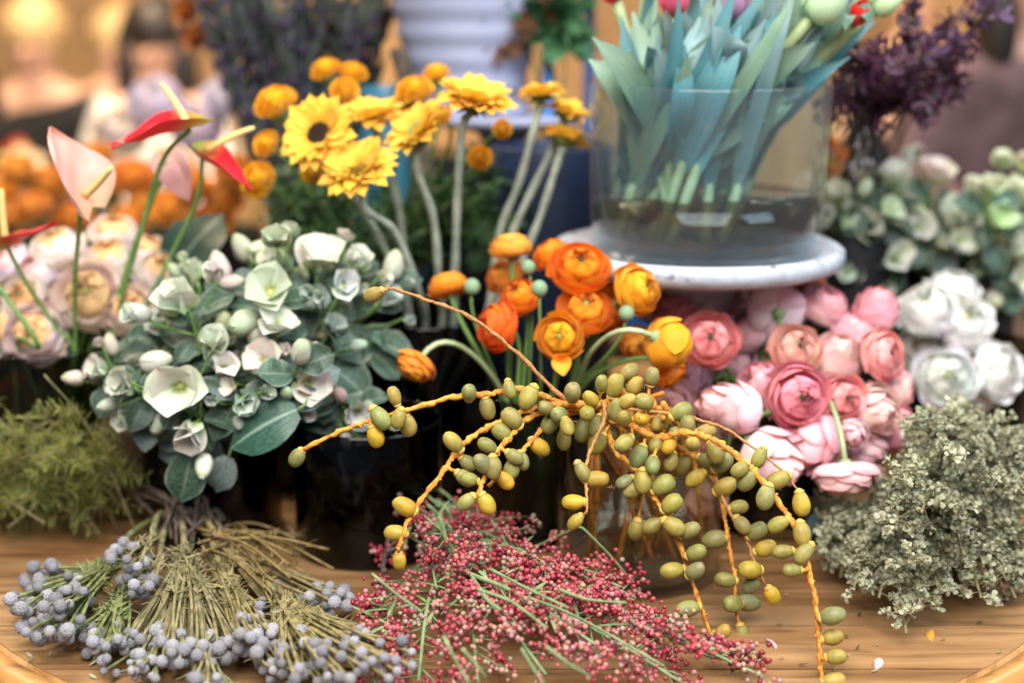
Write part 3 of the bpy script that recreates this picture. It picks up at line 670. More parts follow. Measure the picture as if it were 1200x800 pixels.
PK, CO, PP, MV = (.98, .54, .61), (.98, .45, .44), (.98, .71, .73), (.96, .71, .80)
PINKS = [
 (832, 398, 1.47, 62, (-.1, .2, 1), CO, 'open', 'coral pink ranunculus facing forward right beside the orange ones', 1.0),
 (936, 464, 1.42, 70, (.12, -.05, 1), (.97, .42, .50), 'open', 'large deep pink ranunculus with dark heart in the middle of the bunch', 1.0),
 (990, 466, 1.44, 50, (.15, .05, 1), (.95, .46, .44), 'open', 'smaller coral ranunculus right beside the large deep pink one', 1.0),
 (1036, 415, 1.47, 56, (.55, .2, .8), (.95, .50, .48), 'open', 'coral ranunculus looking right towards the white blooms', 1.0),
 (1027, 363, 1.53, 46, (.15, .9, .3), PK, 'bud', 'upright pink ranunculus bud standing highest beside the white blooms', 1.15),
 (966, 357, 1.55, 56, (.2, .6, .4), (.95, .62, .66), 'half', 'pale pink ranunculus just below the stand plate', 1.0),
 (908, 362, 1.54, 62, (-.05, .35, -.9), MV, 'half', 'mauve-pink ranunculus turned away showing its green stem', 1.0),
 (856, 478, 1.40, 52, (-.93, .18, .25), PP, 'bud', 'long pale pink ranunculus bud pointing left above the dates', 1.5),
 (888, 450, 1.46, 54, (-.6, .4, .5), PK, 'half', 'pink ranunculus half hidden behind the long pale bud', 1.0),
 (934, 408, 1.47, 56, (.1, .35, .9), (.96, .62, .50), 'open', 'peach ranunculus above the large deep pink one', 1.0),
 (980, 420, 1.49, 54, (.1, .7, .4), (.96, .72, .68), 'bud', 'peach-pink bud between the peach and the right-facing coral bloom', 1.1),
 (950, 518, 1.43, 60, (-.7, -.5, .35), (.95, .62, .66), 'bud', 'pink bud lying sideways under the large deep pink bloom', 1.3),
 (992, 560, 1.38, 70, (.06, -.95, .12), PP, 'half', 'pale pink ranunculus hanging head down over the grey foliage', .85),
 (905, 537, 1.38, 56, (.72, -.55, .3), (.97, .70, .71), 'bud', 'pale pink bud pointing down to the right behind the date strand', 1.35),
 (1026, 482, 1.45, 52, (.3, -.1, .7), (.96, .76, .70), 'bud', 'pale peach bud right of the smaller coral bloom', 1.15),
 (1050, 506, 1.48, 52, (.65, -.45, .4), PK, 'half', 'pink ranunculus at the lower right corner beside the grey foliage', 1.0),
 (1052, 456, 1.50, 52, (.8, .0, .4), (.96, .68, .66), 'half', 'pale coral ranunculus touching the lowest white bloom', 1.0),
 (1003, 386, 1.53, 58, (.1, .7, .35), (.93, .64, .70), 'half', 'mauve-pink ranunculus behind the upright pink bud', 1.0),
 (878, 386, 1.56, 58, (-.5, .5, .2), (.92, .66, .74), 'half', 'dusky mauve ranunculus deep under the stand', 1.0),
 (824, 588, 1.44, 46, (-.5, -.75, .2), (.92, .66, .55), 'bud', 'pale peach bud hanging low between the date strands', 1.25),
 (790, 356, 1.57, 52, (-.2, .6, .5), (.90, .44, .55), 'half', 'pink ranunculus under the stand just right of the orange blooms', 1.0),
 (905, 338, 1.60, 48, (.0, .7, .4), (.93, .28, .12), 'half', 'orange-red ranunculus directly below the stand rim', 1.0),
 (947, 330, 1.60, 42, (.2, .8, .3), (.95, .36, .12), 'half', 'small orange ranunculus below the right end of the stand rim', 1.0),
 (1012, 530, 1.46, 56, (.2, -.7, .4), (.93, .70, .78), 'half', 'mauve bloom above the head-down pale pink one', 1.0),
 (786, 476, 1.50, 52, (-.3, .1, .7), (.93, .66, .74), 'half', 'mauve-pink ranunculus behind the middle of the date cluster', 1.0),
 (815, 532, 1.50, 46, (-.2, -.4, .7), (.93, .70, .74), 'half', 'dusky pink ranunculus behind the lower date strands', 1.0),
  (768, 352, 1.60, 50, (-.2, .5, .6), (.92, .60, .72), 'half', 'mauve ranunculus under the left end of the stand rim', 1.0),
 (806, 446, 1.54, 54, (-.3, .3, .7), (.93, .64, .74), 'half', 'mauve ranunculus behind the golden one seen from behind', 1.0),
 (770, 500, 1.53, 50, (-.4, .1, .7), (.92, .62, .70), 'half', 'pink ranunculus glimpsed through the gaps of the date cluster', 1.0),
 (858, 424, 1.56, 56, (-.2, .4, .7), (.93, .68, .78), 'half', 'pale mauve ranunculus right behind the coral pink one', 1.0),
 (845, 350, 1.62, 50, (.0, .6, .5), (.93, .66, .74), 'half', 'mauve ranunculus directly under the middle of the stand', 1.0),
 (862, 545, 1.52, 52, (-.1, -.2, .8), (.94, .70, .74), 'half', 'pale ranunculus in shade left of the pale bud pointing down', 1.0),
 (1000, 508, 1.42, 30, (-.1, -.4, .8), PP, 'bud', 'tiny pale pink bud in the notch under the smaller coral bloom', 1.1),
]
for px, py, Y, d, f, c, s_, lab, sq in PINKS:
    inn = (min(c[0] * 1.02, 1), min(c[1] * 1.05, 1), min(c[2] * 1.08, 1)) if s_ == 'open' else c
    ranunculus('pink_ranunculus', lab, px, py, Y, d * 1.07, f, c, s_, 'pink', 'p', inn, 'heart', 'pink ranunculus bunch', sq=sq, smat='stem_pale' if py == 560 else 'stem', strength=1.9 if py == 560 else .9)

WH = (.99, .99, .97)
WHITES = [(1086, 362, 1.66, 66, (-.25, .5, .6), 'half', 'white bloom with pointed petals next to the upright pink bud'),
 (1130, 376, 1.66, 70, (.1, .5, .8), 'open', 'white ruffled bloom in the middle of the white bunch'),
 (1108, 442, 1.60, 72, (-.05, .2, 1), 'open', 'lowest and largest white bloom resting on the grey foliage'),
 (1172, 434, 1.64, 66, (.5, .2, .8), 'open', 'white ruffled bloom farthest to the right of the white bunch'),
 (1116, 338, 1.72, 60, (.05, .8, .4), 'half', 'topmost white bloom below the cream bunch'),
 (1076, 408, 1.68, 50, (-.4, .1, .7), 'half', 'white bloom half hidden behind the pink ones'),
 (1156, 470, 1.66, 46, (.2, -.5, .6), 'half', 'small white bloom drooping below the one farthest right')]
for px, py, Y, d, f, s_, lab in WHITES:
    ranunculus('white_ranunculus', lab, px, py, Y, d, f, WH, s_, 'white', 'w', (.88, .88, .82), 'heart_green', 'white ranunculus bunch')

PE, PI_, LI = (1.0, .92, .84), (1.0, .90, .88), (.97, .88, .94)
ROSES = [(133, 270, 1.68, 56, (.1, .8, .5), PE, 'topmost peach rose right under the pink anthurium'),
 (129, 304, 1.64, 62, (.0, .7, .6), PE, 'apricot-centred peach rose between two anthurium stems'),
 (66, 292, 1.66, 64, (-.2, .8, .5), PE, 'wide peach rose left of the thick anthurium stem'),
 (176, 292, 1.67, 48, (.3, .8, .4), PI_, 'pinkish rose behind the pale green anthurium stem'),
 (186, 318, 1.63, 54, (.3, .5, .7), PI_, 'pink-edged rose left of the dark arrow-shaped leaf'),
 (208, 322, 1.66, 40, (.6, .5, .4), PI_, 'small pink rose nearest the hellebores'),
 (42, 318, 1.64, 52, (-.2, .6, .7), LI, 'lilac-pink rose at the left of the rose cluster'),
 (104, 346, 1.58, 80, (.05, .3, 1), (.95, .80, .74), 'largest peach rose in the middle of the rose cluster'),
 (28, 348, 1.60, 52, (-.2, .35, 1), PE, 'peach rose between the lilac-pink rose and the picture edge'),
 (42, 390, 1.56, 70, (.05, .15, 1), (.95, .80, .76), 'peach rose with vivid orange heart, lowest at the left'),
 (150, 362, 1.58, 60, (.25, .3, .9), (.95, .80, .70), 'peach rose touching the hellebores, lowest at the right'),
 (4, 384, 1.60, 56, (-.4, .2, .9), PI_, 'pink rose cut by the left picture edge'),
 (192, 348, 1.64, 46, (.5, .4, .6), LI, 'lilac rose low beside the hellebores'),
 (8, 308, 1.66, 52, (-.4, .6, .6), LI, 'lilac-edged rose at the picture edge below the red anthurium'),
 (76, 326, 1.66, 46, (-.1, .6, .7), LI, 'lilac rose squeezed behind the largest peach rose')]
for px, py, Y, d, f, c, lab in ROSES:
    ranunculus('peach_rose', lab, px, py, Y, d, f, c, 'open' if px % 3 else 'half', 'rose', 'r', (1.0, .68, .34) if c is not LI else (.90, .60, .62), 'heart_green', 'peach rose cluster')
for px, py, d, c, lab in [(182, 118, 62, (.76, .72, .86), 'lilac rose nearest the yellow anthurium spadix'), (266, 112, 54, (.76, .74, .88), 'lilac rose left of the marigolds, squarest of the far ones'), (318, 106, 50, (.72, .62, .76), 'pinkish lilac rose behind the biggest marigold'), (232, 148, 56, (.78, .68, .82), 'lilac rose low behind the green anthurium tail'), (206, 134, 50, (.74, .70, .86), 'lilac rose between its two far neighbours'), (142, 152, 60, (.80, .72, .64), 'cream rose behind the red anthurium')]:
    ranunculus('lilac_rose', lab, px, py, 2.70, d, (rnd.uniform(-.3, .3), .5, .8), c, 'half', 'lilac', 'r', c, 'heart_green', 'lilac roses far behind')

# green ranunculus buds
bm_ = MB(); bm_.blob(S3(1, 1, 1.02), 12, 8)
for i in range(5): bm_.blade(1.75, .62, lambda u: math.sin(math.pi * (u * .84 + .1)), .15, 2.2, .25, 7, 2, M=TR((0, 0, -1.02)) @ RZ(i * 1.257) @ TR((0, .05, 0)))
bm_ = bm_.mesh('flower_bud', M['bud'])
for px, py, d, Y, key, lab in [(632, 338, 20, 1.42, 'orange', 'round green bud in front of the orange ranunculus'), (734, 367, 19, 1.42, 'orange', 'green bud beside the right-turned orange ranunculus'), (619, 313, 18, 1.47, 'orange', 'green bud under the yellow-orange ranunculus'), (553, 336, 20, 1.48, 'orange', 'green bud touching the lone orange ranunculus')]:
    c = P(px, py, Y); z = D(rnd.uniform(-.2, .2), .9, .3); r = mm(d, c) / 2
    pts = stem_path(c - z * r, -z, key, seed=px); t = thing('ranunculus_bud', lab, 'flower bud', pts[-1])
    mb = MB(); mb.tube([p - pts[-1] for p in pts], .0016, 6); put('stem', mb.mesh('stem', M['stem']), t); put('bud', bm_, t, TR(c - pts[-1]) @ frame(z) @ S(r))

# ------------------------------------------------------------------ sunflowers and marigolds
SPET = []
for v in range(4):
    mb = MB(); mb.blade(1, .30 + .015 * v, lambda u: (math.sin(math.pi * (u * .80 + .18)) ** .8) * (1 if u < .75 else lerp(1, .25, (u - .75) / .25)), .15 + .08 * v, -.35 + .12 * v, .35, 8, 4, .18, v); SPET.append(mb.mesh('ray_petal', M['sun']))
def disc_mesh(mat):
    mb = MB(); mb.lathe([(0, .10), (.12, .11), (.25, .09), (.36, .02), (.40, -.06), (.36, -.14), (.15, -.24), (.07, -.32), (0, -.32)], 20, 0)
    for i in range(16): mb.blade(.50, .10, lambda u: 1 - u * .9, -.35, .5, .3, 4, 2, .3, i, 1, RZ(i * .3927) @ TR((0, .22, -.16)))
    for i in range(120):
        r = .37 * math.sqrt(i / 120); a = i * 2.39996; mb.blob(TR((r * math.cos(a), r * math.sin(a), .10 - .5 * r * r)) @ S3(.022, .022, .05), 5, 3)
    return mb.mesh('flower_disc', M[mat], M['bud'])
DISC = {k: disc_mesh(k) for k in ('disc', 'heart_green')}
mb = MB()
for k in range(5):
    n = 9 + k * 2
    for i in range(n):
        mb.blade(.34 + .05 * k, .085, lambda u: math.sin(math.pi * (u * .8 + .15)), 1.35 - k * .22, -.5, .3, 4, 2, .2, i + k, M=RZ(i * 6.283 / n + k) @ TR((0, .05 + .055 * k, .04 - .02 * k)))
SCORE = mb.mesh('inner_petals', M['sun'])
SY = (.94, .62, .07)
SUNS = [(374, 157, 1.56, 96, (-.35, .32, .88), 'disc', 0, 1.1, [(400, 205), (455, 300), (480, 400)], 'sunflower facing us with a dark brown centre'),
 (437, 136, 1.62, 80, (-.05, .85, .45), 'heart_green', 1, 1.0, [(452, 180), (470, 260), (482, 400)], 'sunflower behind, tilted upward between two others'),
 (420, 199, 1.53, 94, (-.25, .60, .72), 'heart_green', 1, 1.0, [(428, 245), (462, 272), (490, 340), (498, 400)], 'lowest sunflower with a full double yellow centre'),
 (490, 152, 1.57, 88, (-.55, .55, .55), 'heart_green', 0, 1.0, [(488, 195), (508, 255), (514, 330), (514, 400)], 'sunflower turned left beside the tall straight-stemmed one'),
 (556, 118, 1.55, 100, (.18, .82, .42), 'heart_green', 1, 1.0, [(542, 150), (536, 230), (533, 320), (525, 420)], 'big full double sunflower on the straight grey stem'),
 (634, 112, 1.62, 62, (-.10, .80, .2), 'heart_green', 1, 1.0, [(626, 150), (608, 215), (585, 275), (560, 400)], 'small sunflower on the stem bending left near the tulip vase'),
 (664, 132, 1.64, 60, (.25, .80, .35), 'heart_green', 0, 1.0, [(655, 160), (625, 220), (596, 285), (560, 400)], 'small sunflower leaning right towards the tulip vase'),
 (662, 164, 1.62, 66, (.25, .85, -.05), 'heart_green', 0, 1.0, [(650, 202), (630, 262), (600, 330), (550, 420)], 'sunflower seen from the side just touching the tulip vase')]
for px, py, Y, d, f, dm, dbl, ys, path, lab in SUNS:
    c = P(px, py, Y); z = D(*f); R = mm(d, c) / 2; Mw = TR(c) @ frame(z, px * .1) @ S(R)
    p, r, h = VASES['sun']
    bot = Vector((p.x + rnd.uniform(-.05, .05), p.y + rnd.uniform(-.05, .05), .016))
    pts = [c - z * R * .28] + [P(a, b_, lerp(Y, 1.655, i / 3)) for i, (a, b_) in enumerate(path)]
    last = pts[-1]; last.x = p.x + clamp(last.x - p.x, -.07, .07); last.y = p.y
    pts = cr(pts + [bot], 7)
    t = thing('sunflower', lab, 'flower', bot, 'sunflowers in the tall black vase')
    mb = MB(); ph = px
    mb.tube([q - bot for q in pts], lambda t_: .0045 * (1 + .10 * math.sin(t_ * 40 + ph)) * (1.25 if t_ < .05 else 1), 9); put('stem', mb.mesh('stem', M['stem_grey']), t)
    hd = put('bloom', DISC[dm], t, TR(-bot) @ Mw)
    rr = random.Random(px)
    for ring, n, tilt in ((0, 19, -.10), (1, 17, .25)):
        for i in range(n):
            put('petal', SPET[rr.randrange(4)], hd, RZ(i * 6.283 / n + ring * .19 + rr.uniform(-.07, .07)) @ TR((0, .30 - .02 * ring, .0 + .03 * ring)) @ RX(tilt + rr.uniform(-.1, .16)) @ S(.74 - .10 * ring + rr.uniform(-.05, .05)), vary((SY[0], SY[1] * rr.uniform(.85, 1.1), SY[2]), .05, rr))
    if dbl: put('inner_petals', SCORE, hd, S(1.0), SY)

MARI = []
for v in range(2):
    mb = MB(); rr = random.Random(v)
    for k in range(7):
        n = 13 - k; el = k * .24
        for i in range(n):
            mb.blade(.42, .26, lambda u: .35 + .65 * math.sin(math.pi * u * .62), .25 + el * 1.0, .5, .5, 4, 4, .9, rr.randrange(999), M=RZ(i * 6.283 / n + k * .5) @ TR((0, .60 * math.cos(el * .9), .48 * math.sin(el * 1.0))) )
    MARI.append(mb.mesh('ruffled_petals', M['mari']))
mb = MB(); mb.lathe([(0, .3), (.45, .2), (.6, .0), (.42, -.35), (.22, -.7), (.07, -.85), (0, -.85)], 16); MCAL = mb.mesh('calyx', M['bud'])
def marigold(name, label, px, py, Y, d, f, c, key, group):
    ctr = P(px, py, Y); z = D(*f); R = mm(d, ctr) / 2; pts = stem_path(ctr - z * R * .7, -z, key, seed=int(px * 3 + py))
    t = thing(name, label, 'flower', pts[-1], group)
    mb = MB(); mb.tube([p - pts[-1] for p in pts], .0022, 6); put('stem', mb.mesh('stem', M['stem']), t)
    b_ = put('calyx', MCAL, t, TR(ctr - pts[-1]) @ frame(z, px) @ S(R))
    put('petals', MARI[int(px) % 2], b_, S(1.0), c); return t
MO = (1.0, .58, .025)
MARIS = [(326, 127, 58, (-.3, .7, .6), 'biggest marigold, upper left beside the dark-centred sunflower'), (315, 171, 38, (-.4, .3, .7), 'marigold tucked left of the dark-centred sunflower'), (306, 213, 50, (-.4, .2, .8), 'lowest left marigold beside the red anthurium tip'),
 (384, 87, 42, (-.3, .7, .5), 'topmost left marigold of the three above the sunflowers'), (413, 90, 38, (.2, .7, .5), 'topmost right marigold of the three above the sunflowers'), (404, 109, 38, (.0, .4, .8), 'lower marigold of the three above the sunflowers'),
 (487, 112, 50, (-.1, .7, .6), 'round marigold behind the left-turned sunflower'), (512, 90, 34, (-.1, .8, .5), 'small marigold against the ribbed urn'), (562, 186, 32, (.1, .1, 1), 'small marigold right of the straight grey stem'),
 (366, 202, 30, (-.1, -.2, .9), 'small marigold wedged under the dark-centred sunflower'), (467, 131, 36, (0, .4, .8), 'marigold between the two middle sunflowers'), (588, 152, 26, (.2, .0, .8), 'marigold peeping out below the big double sunflower'), (520, 136, 26, (-.3, .2, .8), 'marigold hidden left of the big double sunflower')]
for px, py, d, f, lab in MARIS:
    marigold('marigold', lab, px, py, 1.66 if py > 100 else 1.72, d, f, vary(MO, .06), 'mari', 'marigolds among the sunflowers')
for px, py in [(20, 456), (52, 470), (90, 480), (128, 476), (160, 488), (30, 490), (186, 470), (70, 448)]:
    marigold('low_marigold', 'orange marigold of the low posy seen through the smoky rose vase', px, py, 1.84 + rnd.uniform(-.04, .04), 40, (rnd.uniform(-.3, .3), .6, .7), vary((.97, .42, .04), .1), 'posy', 'low orange posy')
k = 0
for px, py in [(18, 205), (52, 222), (90, 200), (128, 226), (160, 214), (196, 200), (228, 222), (262, 236), (40, 250), (82, 262), (205, 250), (248, 262), (0, 232), (118, 188), (176, 246), (278, 210), (8, 262), (150, 262)]:
    marigold('orange_marigold', 'blurred orange marigold in the far bucket behind the anthuriums', px + rnd.uniform(-5, 5), py, 2.40 + rnd.uniform(-.07, .1), rnd.uniform(48, 62), (rnd.uniform(-.4, .4), .6, .7), vary((1.0, .50, .09), .14), 'orange_back', 'orange marigolds far behind'); k += 1

# ------------------------------------------------------------------ hellebores
HPET = []
for v in range(4):
    mb = MB(); mb.blade(1, .53 + .03 * v, lambda u: (math.sin(math.pi * min(u * .74 + .18, 1)) ** .7) * (1 if u < .72 else lerp(1, .22, ((u - .72) / .28) ** 2.2)), .95 - .1 * v, -1.15 + .25 * v, .38, 10, 8, .20, v + 3)
    HPET.append(mb.mesh('hellebore_petal', M['hell']))
mb = MB(); mb.blob(TR((0, 0, .05)) @ S3(.12, .12, .10), 8, 5, 1)
rr = random.Random(4)
for i in range(34):
    a = i * 2.4; r = .06 + .16 * math.sqrt(i / 34); mb.tube([(r * .5 * math.cos(a), r * .5 * math.sin(a), 0), (r * math.cos(a), r * math.sin(a), .16)], .008, 4, 1); mb.blob(TR((r * 1.05 * math.cos(a), r * 1.05 * math.sin(a), .18)) @ S(.024), 5, 3, 1)
mb.blob(TR((0, 0, -.06)) @ S3(.14, .14, .1), 8, 5, 0); HCEN = mb.mesh('flower_centre', M['calyx'], M['stamen'])
def leafm(mat, W_=.36, seeds=3, nm='leaf', bend=-.5, cup=.2, wav=.22, lift=.2):
    out = []
    for v in range(seeds):
        mb = MB(); mb.blade(1, W_ * (1 + .08 * v), lambda u: (math.sin(math.pi * min(u * .88 + .09, 1)) ** .85) * (1 if u < .85 else lerp(1, .15, (u - .85) / .15)), lift, bend + .15 * v, cup, 8, 4, wav, v + 11); out.append(mb.mesh(nm, M[mat]))
    return out
HLEAF = leafm('hell_leaf', .37, 4, wav=.45, cup=.35, bend=-.8); BLUELEAF = leafm('blue_leaf', .38, wav=.4, cup=.35, bend=-.8); BIGLEAF = leafm('big_leaf', .40, 2, bend=-.7, cup=.1)
mb = MB(); mb.blob(S3(.72, .72, 1), 12, 8)
for i in range(4):
    mb.shell([(.05, -1.02), (.95, -.95), (.98, .3), (.12, 1.08)], 1.0, i * 1.571, 8, 5, .1, .07, .02, i, base=.4)
HBUD = mb.mesh('hellebore_bud', M['hell'])

def hellebore(name, label, px, py, Y, d, f, key, color, nleaf=4, group=None, open_=1.0, leafset=None, bud=False, seed=None, lsize=1.0, extra=0):
    rr = random.Random(seed if seed is not None else int(px * 13 + py))
    c = P(px, py, Y); z = D(*f); R = mm(d * (1.12 if not bud else 1.0), c) / 2
    pts = stem_path(c - z * R * (.15 if not bud else .8), (-z + Vector((0, 0, -.6))).normalized(), key, seed=int(px + py * 3))
    t = thing(name, label, 'flower', pts[-1], group)
    mb = MB(); mb.tube([p - pts[-1] for p in pts], .0021, 6); put('stem', mb.mesh('stem', M['stem']), t)
    Mw = TR(c - pts[-1]) @ frame(z, rr.random() * 6) @ S(R)
    if bud:
        put('bud', HBUD, t, Mw @ S3(.95, .95, 1.15), vary(color, .08, rr))
    else:
        fl = put('flower', HCEN, t, Mw)
        for i in range(5):
            put('petal', HPET[rr.randrange(4)], fl, RZ(i * 1.2566 + rr.uniform(-.12, .12)) @ TR((0, .06, 0)) @ RX((1 - open_) * .9 + rr.uniform(-.22, .38)) @ RY(rr.uniform(-.22, .22)) @ S(rr.uniform(.86, 1.08)), vary(color, .13, rr))
    for i in range(extra):   # smaller side flowers and buds on the same stem
        a = rr.random() * 6.283; oc = c + D(math.cos(a), math.sin(a) * .8, rr.uniform(-.5, .3)) * R * rr.uniform(.95, 1.5); oz = (z + D(math.cos(a), math.sin(a), .3) * .8).normalized(); r2 = R * rr.uniform(.38, .6)
        fk = pts[3] - pts[-1]; sm = MB(); sm.tube(cr([fk, fk.lerp(oc - pts[-1], .6) + Vector((0, 0, -.004)), oc - oz * r2 * .3 - pts[-1]], 4), .0013, 5); put('side_stem', sm.mesh('side_stem', M['stem']), t)
        M2 = TR(oc - pts[-1]) @ frame(oz, rr.random() * 6) @ S(r2); cc = vary(tuple(x * .92 for x in color), .12, rr)
        if rr.random() < .25: put('bud', HBUD, t, M2 @ S3(.85, .85, 1.0), cc)
        else:
            f2 = put('flower', HCEN, t, M2)
            for k in range(5): put('petal', HPET[rr.randrange(4)], f2, RZ(k * 1.2566 + rr.uniform(-.12, .12)) @ TR((0, .06, 0)) @ RX(.75 + rr.uniform(-.3, .3)) @ S(rr.uniform(1.0, 1.25)), vary(cc, .14, rr))
    for i in range(nleaf):
        a = i * 6.283 / max(nleaf, 1) + rr.random()
        q = pts[min(1 + i % 3, len(pts) - 1)] - pts[-1]
        dirv = (D(math.cos(a), math.sin(a) * .8, rr.uniform(-.1, .6)))
        nz_ = (D(0, .35, 1) + Vector((rr.uniform(-.6, .6), rr.uniform(-.5, .5), rr.uniform(-.2, .5)))).normalized()
        F = frame(nz_, 0, None); yv = (dirv - nz_ * dirv.dot(nz_)).normalized(); xv = yv.cross(nz_)
        Mr = Matrix((xv, yv, nz_)).transposed().to_4x4()
        ls = leafset or (BLUELEAF if rr.random() < .22 else HLEAF)
        put('leaf', ls[rr.randrange(len(ls))], t, TR(q + dirv * R * .25) @ Mr @ S(rr.uniform(.030, .046) * lsize))
    return t
HW, HG, HP = (.80, .84, .70), (.66, .76, .56), (.84, .76, .70)
HELLS = [
 (217, 360, 1.42, 72, (-.35, .5, .7), HW, 0, 'big cream hellebore at the upper left of the bunch'),
 (213, 452, 1.37, 86, (-.05, .1, 1), HW, 0, 'widest open hellebore facing us low at the left'),
 (153, 453, 1.40, 56, (-.6, .2, .7), HW, 0, 'cupped white hellebore at the far left of the bunch'),
 (122, 433, 1.44, 46, (-.8, .3, .5), HP, 0, 'small blush hellebore hanging over the left side'),
 (183, 423, 1.41, 36, (.9, .15, .3), HP, 1, 'blush hellebore bud lying sideways above the widest bloom'),
 (130, 404, 1.46, 24, (-.2, .9, .3), HP, 1, 'tiny blush bud under the pale anthurium stem'),
 (226, 500, 1.36, 66, (-.2, -.65, .7), (.86, .86, .80), 0, 'white hellebore with pointed petals hanging at the bottom'),
 (372, 314, 1.48, 76, (.1, .6, .6), HW, 0, 'large white hellebore at the top of the bunch'),
 (318, 344, 1.43, 76, (.0, .35, .9), HG, 0, 'greenish hellebore with yellow-green centre in the upper middle'),
 (402, 336, 1.43, 46, (.3, .3, .8), (.62, .70, .64), 0, 'grey-green hellebore beside the date twig tip'),
 (416, 312, 1.50, 50, (.4, .6, .4), HW, 0, 'white hellebore at the upper right of the bunch'),
 (312, 308, 1.52, 56, (-.1, .8, .3), HG, 0, 'pale green hellebore at the top left of the large white one'),
 (257, 313, 1.49, 34, (-.2, .9, .3), HP, 1, 'blush bud standing at the top left of the bunch'),
 (272, 331, 1.46, 26, (.9, .2, .2), HP, 1, 'small brownish bud lying below the blush top bud'),
 (324, 386, 1.41, 60, (.25, .5, .6), HW, 0, 'cream hellebore in the very middle of the bunch'),
 (353, 411, 1.36, 33, (.2, .6, .6), (.80, .84, .68), 1, 'fat striped cream bud in the middle of the bunch'),
 (312, 424, 1.40, 56, (-.1, .3, .8), HP, 0, 'blush hellebore below the middle cream one'),
 (357, 448, 1.39, 56, (.5, .0, .8), HP, 0, 'white hellebore turned right under the striped bud'),
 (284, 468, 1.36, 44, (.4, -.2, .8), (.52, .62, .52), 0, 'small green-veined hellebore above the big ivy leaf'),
 (397, 462, 1.42, 24, (-.3, .4, .7), (.66, .46, .42), 1, 'dusky pink bud at the lower right of the bunch'),
 (418, 479, 1.42, 54, (.3, -.3, .8), (.66, .70, .62), 0, 'grey-white hellebore at the lower right above the date tip'),
 (461, 311, 1.52, 34, (.2, .8, .4), HW, 1, 'white bud standing at the right end of the bunch'),
 (155, 484, 1.42, 52, (-.5, -.3, .8), HW, 0, 'white hellebore drooping at the lower left'),
 (336, 460, 1.37, 22, (.0, .3, 1), (.66, .74, .58), 1, 'tiny green bud in front of the big ivy leaf'),
 (262, 376, 1.43, 26, (.2, .6, .6), (.74, .78, .56), 1, 'round yellow-green bud left of the bunch middle'),
 (230, 326, 1.52, 44, (-.3, .8, .3), HG, 0, 'green hellebore behind the big cream one'),
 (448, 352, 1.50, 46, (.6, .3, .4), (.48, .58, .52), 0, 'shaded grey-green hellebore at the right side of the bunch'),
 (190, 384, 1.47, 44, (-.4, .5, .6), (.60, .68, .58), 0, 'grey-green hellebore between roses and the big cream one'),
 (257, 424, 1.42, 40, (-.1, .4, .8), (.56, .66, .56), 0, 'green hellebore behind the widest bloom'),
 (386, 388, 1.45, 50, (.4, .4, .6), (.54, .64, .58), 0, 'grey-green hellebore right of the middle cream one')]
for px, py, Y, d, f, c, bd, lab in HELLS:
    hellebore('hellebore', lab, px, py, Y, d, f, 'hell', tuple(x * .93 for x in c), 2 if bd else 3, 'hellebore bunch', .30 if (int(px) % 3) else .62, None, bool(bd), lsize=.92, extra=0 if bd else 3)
# filler leaves sit on leafy stems of the bunch
def leafy_stem(name, label, px, py, Y, key, n, meshes, size, spread, seed, smat='stem', group=None, lenpx=70, face=(0, .5, .8)):
    rr = random.Random(seed); top = P(px, py, Y); z = D(rr.uniform(-.5, .5), .8, rr.uniform(-.2, .5))
    pts = stem_path(top, -z, key, seed=seed); t = thing(name, label, 'foliage', pts[-1], group)
    mb = MB(); mb.tube([p - pts[-1] for p in pts], .0018, 6); put('stem', mb.mesh('stem', M[smat]), t)
    for i in range(n):
        q = pts[min(int(i * 7 / n), len(pts) - 3)] - pts[-1]; a = i * 2.4 + rr.random()
        dirv = D(math.cos(a), math.sin(a) * .7 + .3, rr.uniform(-.2, .7)); nz_ = (D(*face) + Vector((rr.uniform(-.6, .6), rr.uniform(-.6, .6), rr.uniform(-.3, .6)))).normalized()
        yv = (dirv - nz_ * dirv.dot(nz_)).normalized(); Mr = Matrix((yv.cross(nz_), yv, nz_)).transposed().to_4x4()
        put('leaf', meshes[rr.randrange(len(meshes))], t, TR(q + dirv * spread) @ Mr @ S(size * rr.uniform(.7, 1.2)))
    return t
for i, (px, py, Y) in enumerate([(180, 450, 1.47), (250, 400, 1.46), (300, 480, 1.43), (340, 360, 1.48), (390, 420, 1.48), (430, 400, 1.50), (440, 330, 1.52), (270, 450, 1.45), (350, 490, 1.44), (410, 500, 1.47), (160, 410, 1.49), (230, 520, 1.44), (300, 340, 1.50), (370, 350, 1.50), (200, 480, 1.47)]):
    leafy_stem('hellebore_leaf_stem', 'dark green leafy stem filling the gaps of the hellebore bunch', px, py, Y, 'hell', 8, BLUELEAF if i % 4 == 3 else HLEAF, .044, .006, i + 50, group='leafy stems among the hellebores')
def single_leaf(name, label, tip, root_, Y0, Y1, key, mesh_, wn, mat='stem', size=None, normal=(0, .3, 1)):
    a = P(*root_, Y0); b = P(*tip, Y1); pts = stem_path(a, (a - b).normalized(), key, seed=int(tip[0])); t = thing(name, label, 'leaf', pts[-1])
    mb = MB(); mb.tube([p - pts[-1] for p in pts], .0016, 6); put('stem', mb.mesh('stem', M[mat]), t)
    L_ = (b - a).length; n0 = D(*normal); yv = (b - a).normalized(); nz_ = (n0 - yv * n0.dot(yv)).normalized()
    put('blade', mesh_, t, TR(a - pts[-1]) @ Matrix((yv.cross(nz_), yv, nz_)).transposed().to_4x4() @ S3(L_ * wn, L_, L_)); return t
single_leaf('ivy_leaf', 'big dark green veined ivy leaf at the bottom of the hellebores', (262, 520), (348, 480), 1.36, 1.345, 'hell', BIGLEAF[0], .95, normal=(0, .55, 1))
